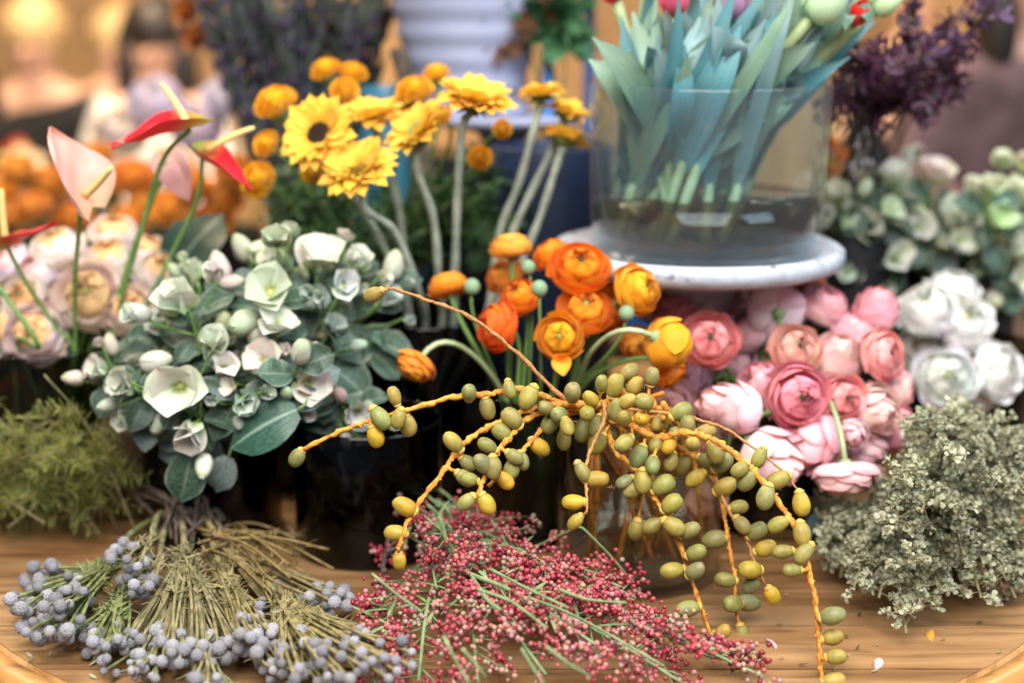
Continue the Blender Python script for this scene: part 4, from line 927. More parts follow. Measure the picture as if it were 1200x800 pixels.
single_leaf('ivy_leaf', 'blue-green pointed leaf hanging under the hellebores, left of the bluer one', (210, 592), (226, 528), 1.37, 1.36, 'hell', HLEAF[1], .9, normal=(.2, .2, 1))
single_leaf('ivy_leaf', 'steel-blue leaf hanging under the hellebores beside the blue-green one', (250, 578), (268, 535), 1.38, 1.37, 'hell', BLUELEAF[0], 1.1, normal=(.1, .3, 1))
single_leaf('anthurium_leaf', 'dark green arrow-shaped leaf between peach roses and hellebores', (258, 244), (196, 330), 1.62, 1.66, 'rose', BIGLEAF[1], .9, normal=(-.3, .5, 1))

# cream and green bunch at the right
CREAM = [(984, 232, 40, (-.2, .5, .6), HW, 'first cream bloom from the tulip vase'), (1014, 208, 38, (-.1, .8, .4), (.76, .74, .80), 'lilac-white bloom at the top of the cream bunch'), (1018, 272, 56, (-.2, .3, .8), HW, 'large cream bloom nearest the tulip vase'), (1046, 216, 48, (.0, .7, .5), HW, 'white bloom in the top row of the cream bunch'),
 (1074, 268, 46, (.0, .25, 1), (.84, .85, .74), 'round cream bloom with green centre facing us'), (1094, 214, 52, (.1, .7, .5), HP, 'blush-white bloom top middle of the cream bunch'), (1118, 258, 54, (.1, .4, .8), HW, 'white bloom right of the round facing one'), (1122, 284, 42, (.1, .1, .9), (.74, .78, .66), 'cream bloom just above the white ranunculus'), (1164, 262, 50, (.3, .4, .8), (.66, .80, .48), 'lime-green bloom in the right half of the cream bunch'),
 (1156, 300, 56, (.1, .2, .8), (.86, .83, .66), 'ivory bloom lying above the small ruffled white one'), (1188, 238, 60, (.3, .7, .5), (.78, .80, .58), 'yellow-green bloom at the right picture edge'), (1192, 330, 44, (.2, .1, .8), HW, 'cream bloom lowest at the right picture edge'), (1160, 226, 40, (.1, .8, .4), (.76, .78, .60), 'small greenish bloom behind the lime-green one'), (1040, 250, 36, (0, .4, .7), HG, 'green bloom between the large cream and white ones'), (990, 300, 44, (-.3, .2, .8), (.62, .66, .52), 'shaded green bloom beside the stand plate'), (1006, 334, 44, (-.1, .1, .8), HW, 'cream bloom below the shaded green one'), (1050, 302, 46, (0, .2, .8), (.80, .82, .70), 'cream bloom under the round facing one'), (1092, 312, 44, (.1, .2, .8), HW, 'white bloom just left above the topmost white ranunculus'), (1182, 296, 48, (.3, .3, .8), (.80, .82, .66), 'pale yellow-green bloom between lime-green and ivory ones'), (1140, 230, 44, (.1, .7, .5), HW, 'white bloom in the top row beside the small greenish one'), (970, 258, 38, (-.4, .3, .7), (.82, .84, .78), 'white bloom touching the glass of the tulip vase')]
for px, py, d, f, c, lab in CREAM:
    hellebore('lisianthus', lab, px, py, 1.84 + rnd.uniform(-.05, .05), d * 1.1, f, 'cream', c, 3, 'cream and green bunch', .50, lsize=1.0, extra=2)
for i, (px, py) in enumerate([(1000, 310), (1050, 310), (1090, 320), (1140, 330), (1180, 290), (1030, 240), (1100, 240), (1150, 350), (1195, 370), (1070, 340)]):
    leafy_stem('leafy_stem', 'green leafy stem filling the gaps of the cream bunch', px, py, 1.92, 'cream', 7, HLEAF, .055, .008, i + 90, group='leafy stems in the cream bunch')

# ------------------------------------------------------------------ tulips
TPET = {}
for key_, mat in (('c', 'tulip'), ('w', 'tulip_white')):
    for v in range(2):
        mb = MB(); mb.shell([(.10, -.9), (.95, -.95), (.98, .3), (.36 + .12 * v, 1.0)], .95, 0, 9, 6, .32, .05, .05, v + 2); TPET[(key_, v)] = mb.mesh('tulip_petal', M[mat])
mb = MB(); mb.blob(TR((0, 0, -.85)) @ S3(.22, .22, .12), 8, 5); TBASE = mb.mesh('flower_base', M['calyx'])
tp, tr_, th_ = VASES['tulip']
def tulip(label, head, Y, d, f, color, key_, foot, leaves, sm='stem_pale', mid=None):
    rr = random.Random(int(head[0])); c = P(*head, Y); z = D(*f); R = mm(d, c) / 2
    bot = Vector((tp.x + foot[0], tp.y + foot[1], tp.z + .017)); base = c - z * R * .9
    pts = hermite(base, (bot - base) * .7 + -z * .08, bot, (bot - base) * .8, 14)
    t = thing('tulip', label, 'flower', bot, 'tulips in the big glass vase')
    mb = MB(); mb.tube([p - bot for p in pts], .0062, 8); put('stem', mb.mesh('stem', M[sm]), t)
    b_ = put('bloom', TBASE, t, TR(c - bot) @ frame(z, rr.random() * 6) @ S(R))
    for i in range(6): put('petal', TPET[(key_, i % 2)], b_, RZ(i * 1.0472 + rr.uniform(-.1, .1)) @ S((1 if i % 2 else .92)) , vary(color, .1, rr))
    for (tipx, tipy, Yt, u, w, mat) in leaves:
        if tipy > 70: tipx = clamp(tipx, 735, 922); Yt = clamp(Yt, 1.53, 1.66)
        # leaf clasps the stem at fraction u from the head and runs up to its tip
        q = pts[int(u * (len(pts) - 1))]; tip = P(tipx, tipy, Yt); md = q.lerp(tip, .5) + Vector((rr.uniform(-.01, .01), rr.uniform(-.03, .0), rr.uniform(-.005, .02)))
        mb = MB(); mb.ribbon([p - bot for p in cr([q, md, tip], 6)], lambda u_: w * .5 * (math.sin(math.pi * min(u_ * .86 + .12, 1)) ** .8) * (1 if u_ < .9 else .7), D(rr.uniform(-.3, .3), .2, 1), .30, 5, 0, rr.uniform(-.5, .5), .12, rr.random() * 9)
        put('leaf', mb.mesh('tulip_leaf', M[mat]), t)
    return t
TL, TT, TB = 'tulip_leaf', 'tulip_leaf_teal', 'tulip_leaf_blue'
tulip('pink and red tulip at the top, left of the purple one', (790, -4), 1.52, 46, (-.1, .7, .5), (.90, .16, .28), 'c', (-.05, -.04), [(694, 44, 1.49, .62, .038, TL), (742, 14, 1.56, .60, .034, TL), (802, 52, 1.49, .70, .026, TT), (770, 40, 1.52, .66, .024, TB)])
tulip('purple tulip with a red-pink edge at the top', (858, -2), 1.52, 52, (.1, .6, .6), (.66, .36, .62), 'c', (-.06, -.06), [(806, 62, 1.48, .62, .024, TL), (820, 20, 1.53, .55, .034, TB), (868, 30, 1.49, .66, .036, TT), (880, 95, 1.55, .70, .024, TL)])
tulip('big pale green-white tulip at the top', (968, 0), 1.50, 64, (.55, .7, .4), (.80, .88, .74), 'w', (-.10, -.02), [(955, 50, 1.48, .48, .030, TL), (905, 18, 1.52, .50, .036, TB), (880, 100, 1.48, .60, .030, TB), (915, 80, 1.54, .62, .026, TL), (940, 20, 1.55, .5, .030, TT)])
tulip('small red tulip wrapped in pale green outer petals', (1006, 16), 1.52, 32, (.15, .5, .8), (.90, .03, .03), 'c', (-.08, .04), [(1022, 28, 1.51, .06, .018, TL), (990, 35, 1.50, .08, .018, TL), (950, 78, 1.50, .40, .030, TB)])
tulip('green-white tulip with a red edge, farthest right', (1038, 2), 1.55, 40, (.7, .5, .4), (.72, .80, .60), 'w', (-.05, .06), [(935, 70, 1.54, .5, .034, TT)])
tulip('red tulip at the top left edge of the bunch', (716, -12), 1.60, 34, (-.4, .7, .4), (.88, .03, .06), 'c', (-.04, -.06), [(690, 70, 1.53, .62, .036, TL), (738, 60, 1.52, .66, .040, TL), (728, 20, 1.54, .70, .026, TT)])
HT = ['first', 'second', 'third', 'fourth', 'fifth', 'sixth', 'seventh', 'eighth', 'ninth', 'tenth', 'eleventh', 'twelfth', 'thirteenth', 'fourteenth']
for i, (hx, hy, Y, fx, fy) in enumerate([(742, -48, 1.62, -.09, .04), (765, -40, 1.68, -.02, .08), (785, -60, 1.58, -.08, -.05), (805, -40, 1.64, -.05, .02), (825, -55, 1.60, .02, -.07), (842, -60, 1.56, -.10, -.03), (860, -70, 1.68, .0, .08), (880, -35, 1.54, -.02, -.08), (896, -50, 1.60, -.07, .05), (915, -60, 1.57, .04, -.06), (930, -40, 1.66, .03, .06), (948, -50, 1.60, -.04, -.04), (966, -60, 1.64, .06, .03), (985, -45, 1.62, .02, .0)]):
    rr = random.Random(i + 3)
    hx += 22; fx = max(fx - .03, -.105)
    lv = [(lerp(760, hx, .85) + rr.uniform(-60, 75), rr.uniform(-50, 120), Y + rr.uniform(-.10, .0), rr.uniform(.45, .88), rr.uniform(.014, .030), rr.choice([TL, TT, TB, TL, TB, TT])) for _ in range(10)]
    tulip('tulip stem rising out of the picture, ' + HT[i] + ' from the left of those behind', (hx, hy), Y, 50, (rr.uniform(-.3, .3), .8, .4), rr.choice([(.8, .2, .35), (.6, .3, .55), (.85, .1, .1)]), 'c', (fx, fy), lv)

# ------------------------------------------------------------------ anthuriums
def heart_blade(L_, W_, cup, bend, seed, mat, wav=.09):
    mb = MB(); nu, nv = 14, 10; v = []; uv = []; f = []
    for i in range(nu + 1):
        u = i / nu
        for j in range(nv + 1):
            q = -1 + 2 * j / nv
            a = (u if True else 0)
            w = W_ * (math.sin(math.pi * min(.5 + .5 * max(u - .28, 0) / .72, 1)) if u > .28 else math.sqrt(max(1 - ((.28 - u) / .30) ** 2, .02)))
            yy = u * L_ - .16 * L_ * abs(q) ** 1.2 * (1 - u) ** 2
            zz = cup * (q * w) ** 2 / W_ + bend * L_ * u * u + wav * L_ * noise.noise(Vector((u * 3 + seed, q * 2, seed)))
            v.append((q * w, yy - .12 * L_, zz)); uv.append((j / nv, u))
    for i in range(nu):
        for j in range(nv):
            a = i * (nv + 1) + j; f.append((a, a + 1, a + nv + 2, a + nv + 1))
    mb.add(v, f, uv); return mb.mesh('spathe', M[mat])
def anthurium(label, base, tip, Y0, Y1, nrm, wn, mat, color, spad, path, cup=.35, bend=.05, sr=.0026, smat='stem'):
    a = P(*base, Y0); b = P(*tip, Y1); L_ = (b - a).length; yv = (b - a).normalized(); n0 = D(*nrm); nz_ = (n0 - yv * n0.dot(yv)).normalized()
    p, r, h = VASES['rose']; bot = Vector((p.x + rnd.uniform(-.05, .05), p.y + rnd.uniform(-.05, .05), .016))
    pts = cr([a - nz_ * .002] + [P(x, y_, lerp(Y0, 1.57, (k + 1) / len(path))) for k, (x, y_) in enumerate(path)] + [bot], 6)
    t = thing('anthurium', label, 'flower', bot, 'anthuriums over the peach roses')
    mb = MB(); mb.tube([q - bot for q in pts], sr, 7); put('stem', mb.mesh('stem', M[smat]), t)
    put('spathe', heart_blade(1, wn, cup, bend, base[0] * .1, mat), t, TR(a - bot) @ Matrix((yv.cross(nz_), yv, nz_)).transposed().to_4x4() @ S(L_), color)
    if spad:
        s0 = a + nz_ * .002; s1 = P(*spad[:2], spad[2]); mb = MB(); mb.tube([s0 - bot + (s1 - s0) * (k / 8) + nz_ * .003 * math.sin(k / 8 * 3) for k in range(9)], lambda u: .0042 * (1 - .35 * u) * (1 if u < .95 else .6), 9); put('spadix', mb.mesh('spadix', M['spadix']), t)
anthurium('large pale pink anthurium with its tip curling up at the left', (98, 230), (42, 142), 1.46, 1.44, (.78, .42, .42), .48, 'spathe', (.90, .46, .40), (131, 196, 1.43), [(93, 262), (88, 330), (88, 420)], .42, .12)
anthurium('red anthurium lying flat with an upright yellow spadix and green tail', (222, 150), (116, 168), 1.50, 1.47, (.08, .97, .24), .34, 'spathe_red', None, (189, 98, 1.52), [(190, 190), (160, 290), (132, 395)], .5, -.05)
anthurium('red and green anthurium with slanting pale spadix beside the marigolds', (238, 180), (305, 222), 1.54, 1.52, (.45, .85, .35), .32, 'spathe_red', None, (298, 150, 1.53), [(232, 230), (200, 300), (150, 400)], .4, -.08)
anthurium('small dusky pink anthurium hanging behind the pale green stem', (196, 190), (226, 244), 1.58, 1.56, (.2, .3, 1), .33, 'spathe', (.80, .42, .42), None, [(180, 230), (150, 310), (125, 400)], .3, .05)
anthurium('red anthurium at the left picture edge with tall yellow spadix', (8, 288), (76, 262), 1.52, 1.50, (.0, .95, .25), .30, 'spathe_red', None, (2, 222, 1.52), [(30, 330), (62, 380), (85, 425)], .4, .06)
for lab, path in [('bare green anthurium stem crossing the lower left of the roses', [(-6, 330), (45, 405), (90, 480)])]:
    p, r, h = VASES['rose']; bot = Vector((p.x + .04, p.y - .03, .016)); pts = cr([P(x, y_, 1.47) for x, y_ in path[:-1]] + [Vector((p.x - .01, p.y - .05, .20)), bot], 7)
    t = put('anthurium_stem', None, None); bpy.data.objects.remove(t); mb = MB(); mb.tube([q - bot for q in pts], .0026, 7); tag(put('anthurium_stalk', mb.mesh('anthurium_stalk', M['stem']), None, TR(bot)), lab, 'stem')

# ------------------------------------------------------------------ feathery greens, ferns, dried stems, purple foliage
def sprig(mb, pts, n, leaf, rr, spread=1.0, r=.0012, start=.25, mi=1, face=None, both=True):
    """leaflets along a path: leaf = (length, width); joined geometry"""
    mb.tube(pts, lambda t: r * (1.1 - .7 * t), 5, 0)
    N = len(pts) - 1
    for i in range(n):
        u = start + (1 - start) * (i + .5) / n; k = min(int(u * N), N - 1); p = pts[k].lerp(pts[k + 1], u * N - k); tdir = (pts[k + 1] - pts[k]).normalized()
        sd = tdir.cross(face if face is not None else Vector((rr.uniform(-1, 1), rr.uniform(-1, 1), rr.uniform(-1, 1)))).normalized()
        for sg in ((1, -1) if both else (rr.choice((1, -1)),)):
            dv = (sd * sg * spread + tdir * rr.uniform(.4, .9) + Vector((rr.uniform(-.25, .25), rr.uniform(-.25, .25), rr.uniform(-.25, .25)))).normalized()
            L_ = leaf[0] * rr.uniform(.7, 1.2) * (1.15 - .6 * abs(u - .45)); up = dv.cross(sd.cross(tdir) if sd.cross(tdir).length > 1e-3 else Vector((0, 0, 1)))
            nz_ = dv.orthogonal().normalized() if up.length < 1e-3 else up.normalized().cross(dv)
            mb.blade(L_, leaf[1] * L_, lambda q: math.sin(math.pi * (q * .86 + .1)), rr.uniform(-.1, .3), rr.uniform(-.5, .5), .2, 3, 2, 0, 0, mi, TR(p) @ Matrix((dv.cross(nz_), dv, nz_)).transposed().to_4x4())
# feathery green at lower left
for i in range(24):
    rr = random.Random(300 + i); root_ = T(rr.uniform(-20, 150), rr.uniform(610, 640), .01); tip = P(rr.uniform(-30, 165), rr.uniform(425, 640), 1.40 + rr.uniform(0, .12))
    root_ = Vector((P(60, 600, 1.5).x + rr.uniform(-.12, .11), 1.49 + rr.uniform(-.04, .03), .006))
    mb = MB(); main = cr([root_ - root_, (root_.lerp(tip, .5) - root_) + Vector((0, 0, .03)), tip - root_], 7)
    for j in range(11):
        u = .2 + .8 * j / 16; k = min(int(u * 14), 13); p0 = main[k]; dv = Vector((rr.uniform(-1, 1), rr.uniform(-.6, .5), rr.uniform(-.4, .8))).normalized() * .05 * (1.25 - u)
        sprig(mb, [p0, p0 + dv * .5 + Vector((0, 0, .002)), p0 + dv], 8, (.015, .055), rr, 1.0, .0005, .05)
    mb.tube(main, .0009, 5)
    t = thing('feathery_sprig', 'feathery green sprig lying at the left edge beside the brunia', 'foliage', root_, 'feathery sprigs left of the brunia'); o = put('fronds', mb.mesh('fronds', M['brunia_stem'], M['feather']), t)
# marigold foliage
for i in range(16):
    rr = random.Random(500 + i); px, py = [(350, 260), (390, 230), (420, 270), (560, 250), (590, 230), (550, 290), (350, 220), (450, 250), (600, 270), (370, 285), (480, 280), (570, 215), (400, 290), (330, 240), (520, 260), (580, 290)][i]
    p, r, h = VASES['mari']; bot = Vector((p.x + rr.uniform(-.05, .05), p.y + rr.uniform(-.05, .05), .016)); top = P(px, py - 20, 1.74 + rr.uniform(-.03, .05)); mouth = Vector((p.x + clamp(top.x - p.x, -.05, .05), p.y, h))
    mb = MB(); main = [q - bot for q in cr([bot, mouth, mouth.lerp(top, .6) + Vector((0, 0, .02)), top], 6)]
    mb.tube(main, .0016, 5)
    for j in range(9):
        p0 = main[min(9 + j, 18)]; dv = Vector((rr.uniform(-1, 1), rr.uniform(-1, .4), rr.uniform(-.5, .5))).normalized() * .05
        sprig(mb, [p0, p0 + dv * .5, p0 + dv - Vector((0, 0, .006))], 7, (.020, .16), rr, 1.1, .0008, .1)
    t = thing('marigold_foliage', 'dark green feathery foliage stem behind the sunflower stems', 'foliage', bot, 'foliage stems behind the sunflowers'); put('leaves', mb.mesh('leaves', M['stem'], M['dark_leaf'] if i % 3 else M['mid_leaf']), t)
# fern fronds beside the urn
fp_, fr_, fh_ = VASES['fern']
for i, (tx, ty, mat) in enumerate([(560, 12, 'fern'), (575, 48, 'fern_brown'), (595, -10, 'fern'), (650, 40, 'fern'), (665, 60, 'fern'), (640, 10, 'fern'), (615, 20, 'fern_brown'), (680, 20, 'fern')]):
    rr = random.Random(600 + i); bot = Vector((fp_.x + rr.uniform(-.03, .03), fp_.y + rr.uniform(-.03, .03), .016)); mouth = Vector((fp_.x + rr.uniform(-.03, .03), fp_.y, fh_ + .01)); tip = P(tx, ty, 1.98)
    main = [q - bot for q in cr([bot, mouth, mouth.lerp(tip, .5) + Vector((0, 0, .06)), tip], 7)]
    mb = MB(); sprig(mb, main, 26, (.045, .13), rr, 1.0, .0018, .62, face=D(0, .3, 1))
    t = thing('fern_frond', ('browned fern frond hanging before the ribbed urn' if mat == 'fern_brown' else 'green fern frond in the glass vase beside the ribbed urn'), 'fern', bot, 'fern fronds beside the urn'); put('frond', mb.mesh('frond', M['stem'], M[mat]), t)
# dried purple stems
lp, lr, lh = VASES['lav']
for i in range(70):
    rr = random.Random(700 + i); bot = Vector((lp.x + rr.uniform(-.03, .03), lp.y + rr.uniform(-.03, .03), .018)); mouth = Vector((lp.x + rr.uniform(-.05, .05), lp.y + rr.uniform(-.05, .05), lh)); tip = P(rr.uniform(215, 472), rr.uniform(-90, 10), 2.12 + rr.uniform(-.12, .10))
    main = [q - bot for q in cr([bot, mouth, mouth.lerp(tip, .5) + Vector((0, 0, .01)), tip], 7)]; mb = MB(); mb.tube(main, .0022, 5, 0)
    for j in range(12):
        p0 = main[rr.randrange(7, 19)]; mb.blade(rr.uniform(.05, .09), .0045, lambda u: math.sin(math.pi * (u * .9 + .06)), .9, .2, .2, 4, 2, 0, 0, 0, TR(p0) @ RZ(rr.random() * 6.28))
    for j in range(46):
        u = rr.uniform(.50, 1); k = min(int(u * 20), 20); p0 = main[k] + Vector((rr.gauss(0, .006), rr.gauss(0, .006), rr.uniform(0, .012))); mb.blob(TR(p0) @ S3(.0035, .0035, .007), 5, 4, 1)
    t = thing('dried_stem', 'dried purple-budded stem in the dark vase left of the urn', 'dried flower', bot, 'dried stems left of the urn'); put('stem', mb.mesh('stem', M['lav_stem'], M['lav_bud']), t)
for i, (px, py) in enumerate([(225, 20), (250, 8), (236, 50), (290, 12), (310, 30), (270, -8), (222, -10), (305, -5)]):
    c = P(px, py, 2.22); pts = stem_path(c, D(.5, -.8, 0), 'lav', seed=i); t = thing('rust_flower', 'rust-orange dried bloom at the left of the purple stems', 'dried flower', pts[-1], 'rust dried blooms'); mb = MB(); mb.tube([q - pts[-1] for q in pts], .0016, 5); put('stem', mb.mesh('stem', M['lav_stem']), t)
    mb = MB()
    for k in range(14): mb.blade(.034, .010, lambda u: math.sin(math.pi * (u * .8 + .15)), .3 + .3 * (k % 3), .3, .2, 4, 2, .2, k, M=RZ(k * .9))
    put('bloom', mb.mesh('bloom', M['rust']), t, TR(c - pts[-1]) @ frame(D(-.4, .3, .8)))
# dark bark piece between stems and urn
mb = MB(); mb.tube(cr([Vector((0, 0, 0)), Vector((.012, 0, .20)), Vector((.03, 0, .36)), Vector((.0, 0, .52))], 8), lambda t: .016 * (1.1 - .3 * t) * (1 + .25 * math.sin(t * 13)), 9)
tag(put('bark_branch', mb.mesh('bark_branch', M['brunia_dark']), None, TR((P(470, 60, 1.98).x, 1.93, .001))), 'dark brown bark branch standing against the ribbed urn', 'branch')
# purple foliage
pp, pr, ph_ = VASES['purple']
for i in range(18):
    rr = random.Random(800 + i); px, py = [(975, 85), (1000, 80), (1030, 70), (1060, 78), (1090, 85), (1110, 92), (1050, 45), (1080, 50), (1105, 65), (1125, 12), (1150, 18), (1020, 50), (985, 60), (1070, 20), (1040, 90), (965, 95), (1120, 75), (1000, 95)][i]
    bot = Vector((pp.x + rr.uniform(-.03, .03), pp.y + rr.uniform(-.03, .03), .016)); mouth = Vector((pp.x + rr.uniform(-.04, .04), pp.y, ph_)); tip = P(px, py, 1.66 + rr.uniform(-.05, .12))
    mid = mouth.lerp(tip, .45) + Vector((0, 0, .05)); main = [q - bot for q in cr([bot, mouth, mid, tip], 7)]
    mb = MB(); mb.tube(main, .0016, 5)
    for j in range(7):
        p0 = main[min(15 + j, 21)]; dv = Vector((rr.uniform(-.4, 1), rr.uniform(-.8, .3), rr.uniform(-.6, .6))).normalized() * rr.uniform(.03, .05)
        sprig(mb, [p0, p0 + dv * .5 + Vector((0, 0, .004)), p0 + dv], 6, (.017, .20), rr, 1.0, .0008, .05)
    t = thing('purple_foliage', 'dark purple leafy sprig arching out right of the tulips', 'foliage', bot, 'purple sprigs right of the tulips'); put('leaves', mb.mesh('leaves', M['brunia_dark'], M['violet_leaf'] if i in (9, 10, 13, 7) else M['purple_leaf']), t)

# ------------------------------------------------------------------ the date palm cluster (in focus)
DATES = []
for v in range(4):
    mb = MB(); n_, m_ = 16, 12; V_ = []; F_ = []
    for a in range(m_ + 1):
        th = math.pi * a / m_
        for k in range(n_):
            f = 2 * math.pi * k / n_; r = .70 * math.sin(th) ** .9 * (1 + (-.08, .05, 0, -.04)[v] * math.cos(th))
            p = Vector((r * math.cos(f), r * math.sin(f), -math.cos(th))); p *= 1 + .055 * noise.noise(p * 1.6 + Vector((v * 7.1, 3, v))); V_.append(p)
    for a in range(m_):
        for k in range(n_):
            q = a * n_ + k; w = a * n_ + (k + 1) % n_; F_.append((q, w, w + n_, q + n_))
    mb.add(V_, F_)
    mb.lathe([(.02, -1.22), (.12, -1.20), (.30, -1.08), (.43, -.93), (.40, -.86), (.30, -.88), (.02, -.90)], 12, 1); mb.blob(TR((.0, 0, 1.0)) @ S3(.06, .06, .05), 6, 4, 2)
    DATES.append(mb.mesh('date', M['date'], M['strand_cap'], M['brunia_dark']))
STR = [
 ('strand', [(700, 468), (660, 472), (632, 462), (609, 455), (582, 460), (532, 465), (478, 480), (438, 491), (402, 504), (354, 527)], 1.30, 1.21, .0030,
  [(348, 536), (440, 511), (447, 486), (462, 464), (468, 487), (478, 498), (550, 457), (571, 478), (597, 456), (619, 462)]),
 ('strand', [(700, 470), (661, 466), (600, 408), (546, 369), (501, 352), (460, 338), (447, 341)], 1.30, 1.25, .0021, [(438, 345)]),
 ('strand', [(690, 476), (655, 474), (613, 481), (573, 500), (541, 522), (519, 552), (496, 583), (478, 610), (467, 640)], 1.29, 1.19, .0029,
  [(468, 657), (474, 593), (463, 624), (531, 518), (548, 542), (545, 560)]),
 ('strand', [(690, 478), (627, 486), (600, 509), (582, 531), (568, 558), (562, 574)], 1.29, 1.20, .0027, [(571, 522), (566, 543), (550, 561), (546, 588), (570, 590), (587, 505), (603, 535), (578, 548), (600, 490)]),
 ('strand', [(690, 480), (655, 488), (636, 502), (618, 522), (595, 549), (573, 569)], 1.31, 1.23, .0025, [(632, 523), (592, 563), (612, 536), (645, 496), (600, 545)]),
 ('strand', [(715, 470), (707, 495), (695, 520), (687, 545), (687, 570), (688, 598)], 1.28, 1.20, .0019, [(672, 588), (674, 611), (699, 561), (682, 548)]),
 ('strand', [(705, 500), (720, 527), (740, 545), (760, 572), (777, 600), (795, 635), (810, 680), (825, 720), (840, 768)], 1.29, 1.20, .0027,
  [(742, 574), (732, 564), (777, 568), (787, 590), (765, 616), (788, 612), (808, 621), (816, 647), (788, 668), (815, 668), (806, 713), (830, 747), (855, 766), (847, 740), (752, 560)]),
 ('strand', [(770, 500), (800, 527), (830, 552), (845, 585), (852, 625), (860, 670), (863, 718)], 1.32, 1.25, .0024,
  [(815, 560), (837, 632), (850, 679), (857, 702), (877, 706), (870, 742), (826, 536), (847, 542), (850, 570), (800, 545)]),
 ('strand', [(720, 490), (767, 512), (800, 506), (835, 515), (865, 535), (890, 560), (915, 592), (935, 625), (946, 660), (955, 700), (960, 750), (964, 806)], 1.30, 1.14, .0031,
  [(867, 550), (912, 614), (940, 626), (942, 648), (928, 668), (917, 646), (976, 721), (976, 746), (980, 769), (977, 797), (876, 562), (895, 578)]),
 ('strand', [(750, 488), (800, 486), (820, 492), (850, 502), (880, 522), (915, 550), (935, 574)], 1.31, 1.22, .0015, [(890, 536), (912, 562), (939, 590)]),
 ('strand', [(830, 520), (842, 570), (858, 605), (875, 632), (882, 652), (892, 675)], 1.30, 1.22, .0016, [(897, 642), (887, 622), (865, 594), (870, 615), (879, 667), (905, 697), (881, 684)]),
]
HUB = [(737, 436), (764, 441), (705, 449), (671, 460), (692, 467), (688, 484), (655, 486), (735, 470), (755, 471), (731, 490), (683, 503), (715, 507), (731, 519), (743, 505), (758, 510), (772, 495), (783, 491), (798, 482), (827, 505), (784, 522), (786, 541), (661, 515), (752, 490), (720, 452), (744, 452), (700, 500), (770, 520), (806, 498), (812, 520), (765, 545), (748, 535), (722, 480), (665, 500), (640, 478), (792, 508), (838, 530), (700, 520), (745, 620)]
hub = P(706, 474, 1.30); dp, dr, dh = VASES['date']
dbase = Vector((dp.x, dp.y, dp.z + .016))
droot = thing('date_palm_cluster', 'orange date palm stalk with drooping strands of olive-green dates across the front', 'fruit branch', dbase)
mb = MB(); rr = random.Random(77)
mouth = Vector((dp.x - .018, dp.y - .02, dh + .012))
mb.tube([q - dbase for q in cr([dbase + Vector((.03, .0, 0)), mouth, hub.lerp(mouth, .3), hub], 8)], lambda t: .0062 - .002 * t, 10)
for i in range(13):
    a = dbase + Vector((rr.uniform(-.065, .065), rr.uniform(-.06, .05), 0)); m2 = Vector((dp.x + rr.uniform(-.05, .05), dp.y + rr.uniform(-.06, .02), dh * .9)); e = hub + Vector((rr.uniform(-.01, .06), rr.uniform(-.01, .02), rr.uniform(-.03, .01)))
    mb.tube([q - dbase for q in cr([a, a.lerp(m2, .5) + Vector((rr.uniform(-.01, .01), 0, 0)), m2, e], 6)], rr.uniform(.0022, .0034), 7)
put('stalk', mb.mesh('stalk', M['strand']), droot)
OL = [(.26, .215, .055), (.30, .235, .05), (.235, .215, .07), (.21, .21, .08), (.34, .245, .05), (.25, .225, .062)]
YE = [(.46, .29, .03), (.52, .30, .025), (.40, .27, .04)]
YELLOW_AT = [(468, 657), (474, 593), (463, 624), (672, 588), (674, 611), (879, 667), (905, 697), (440, 511), (632, 523), (570, 590), (939, 590), (592, 563), (815, 560), (897, 642), (699, 561)]
def date_axis(at, c, rr):
    ax = c - at; ax = Vector((ax.x, ax.y * .3, ax.z))
    if ax.length < .007: ax = ax + Vector((rr.uniform(-.012, .012), 0, -.010))
    return ax.normalized()
def date_stalk(mb, at, c, ax, hl, r):
    e = c - ax * hl * 1.12
    mb.tube([q - dbase for q in cr([at, at.lerp(e, .5) + Vector((0, -.0015, -.001)), e], 3)], lambda t: r * (.75 - .2 * t), 6)
def add_date(root, base, c, ax, hl, rr, yellow):
    w = rr.uniform(.92, 1.06)
    put('date', rr.choice(DATES), root, TR(c - base) @ frame(ax, rr.random() * 6) @ S3(hl * w, hl * w, hl), vary(rr.choice(YE if yellow else OL), .14, rr))
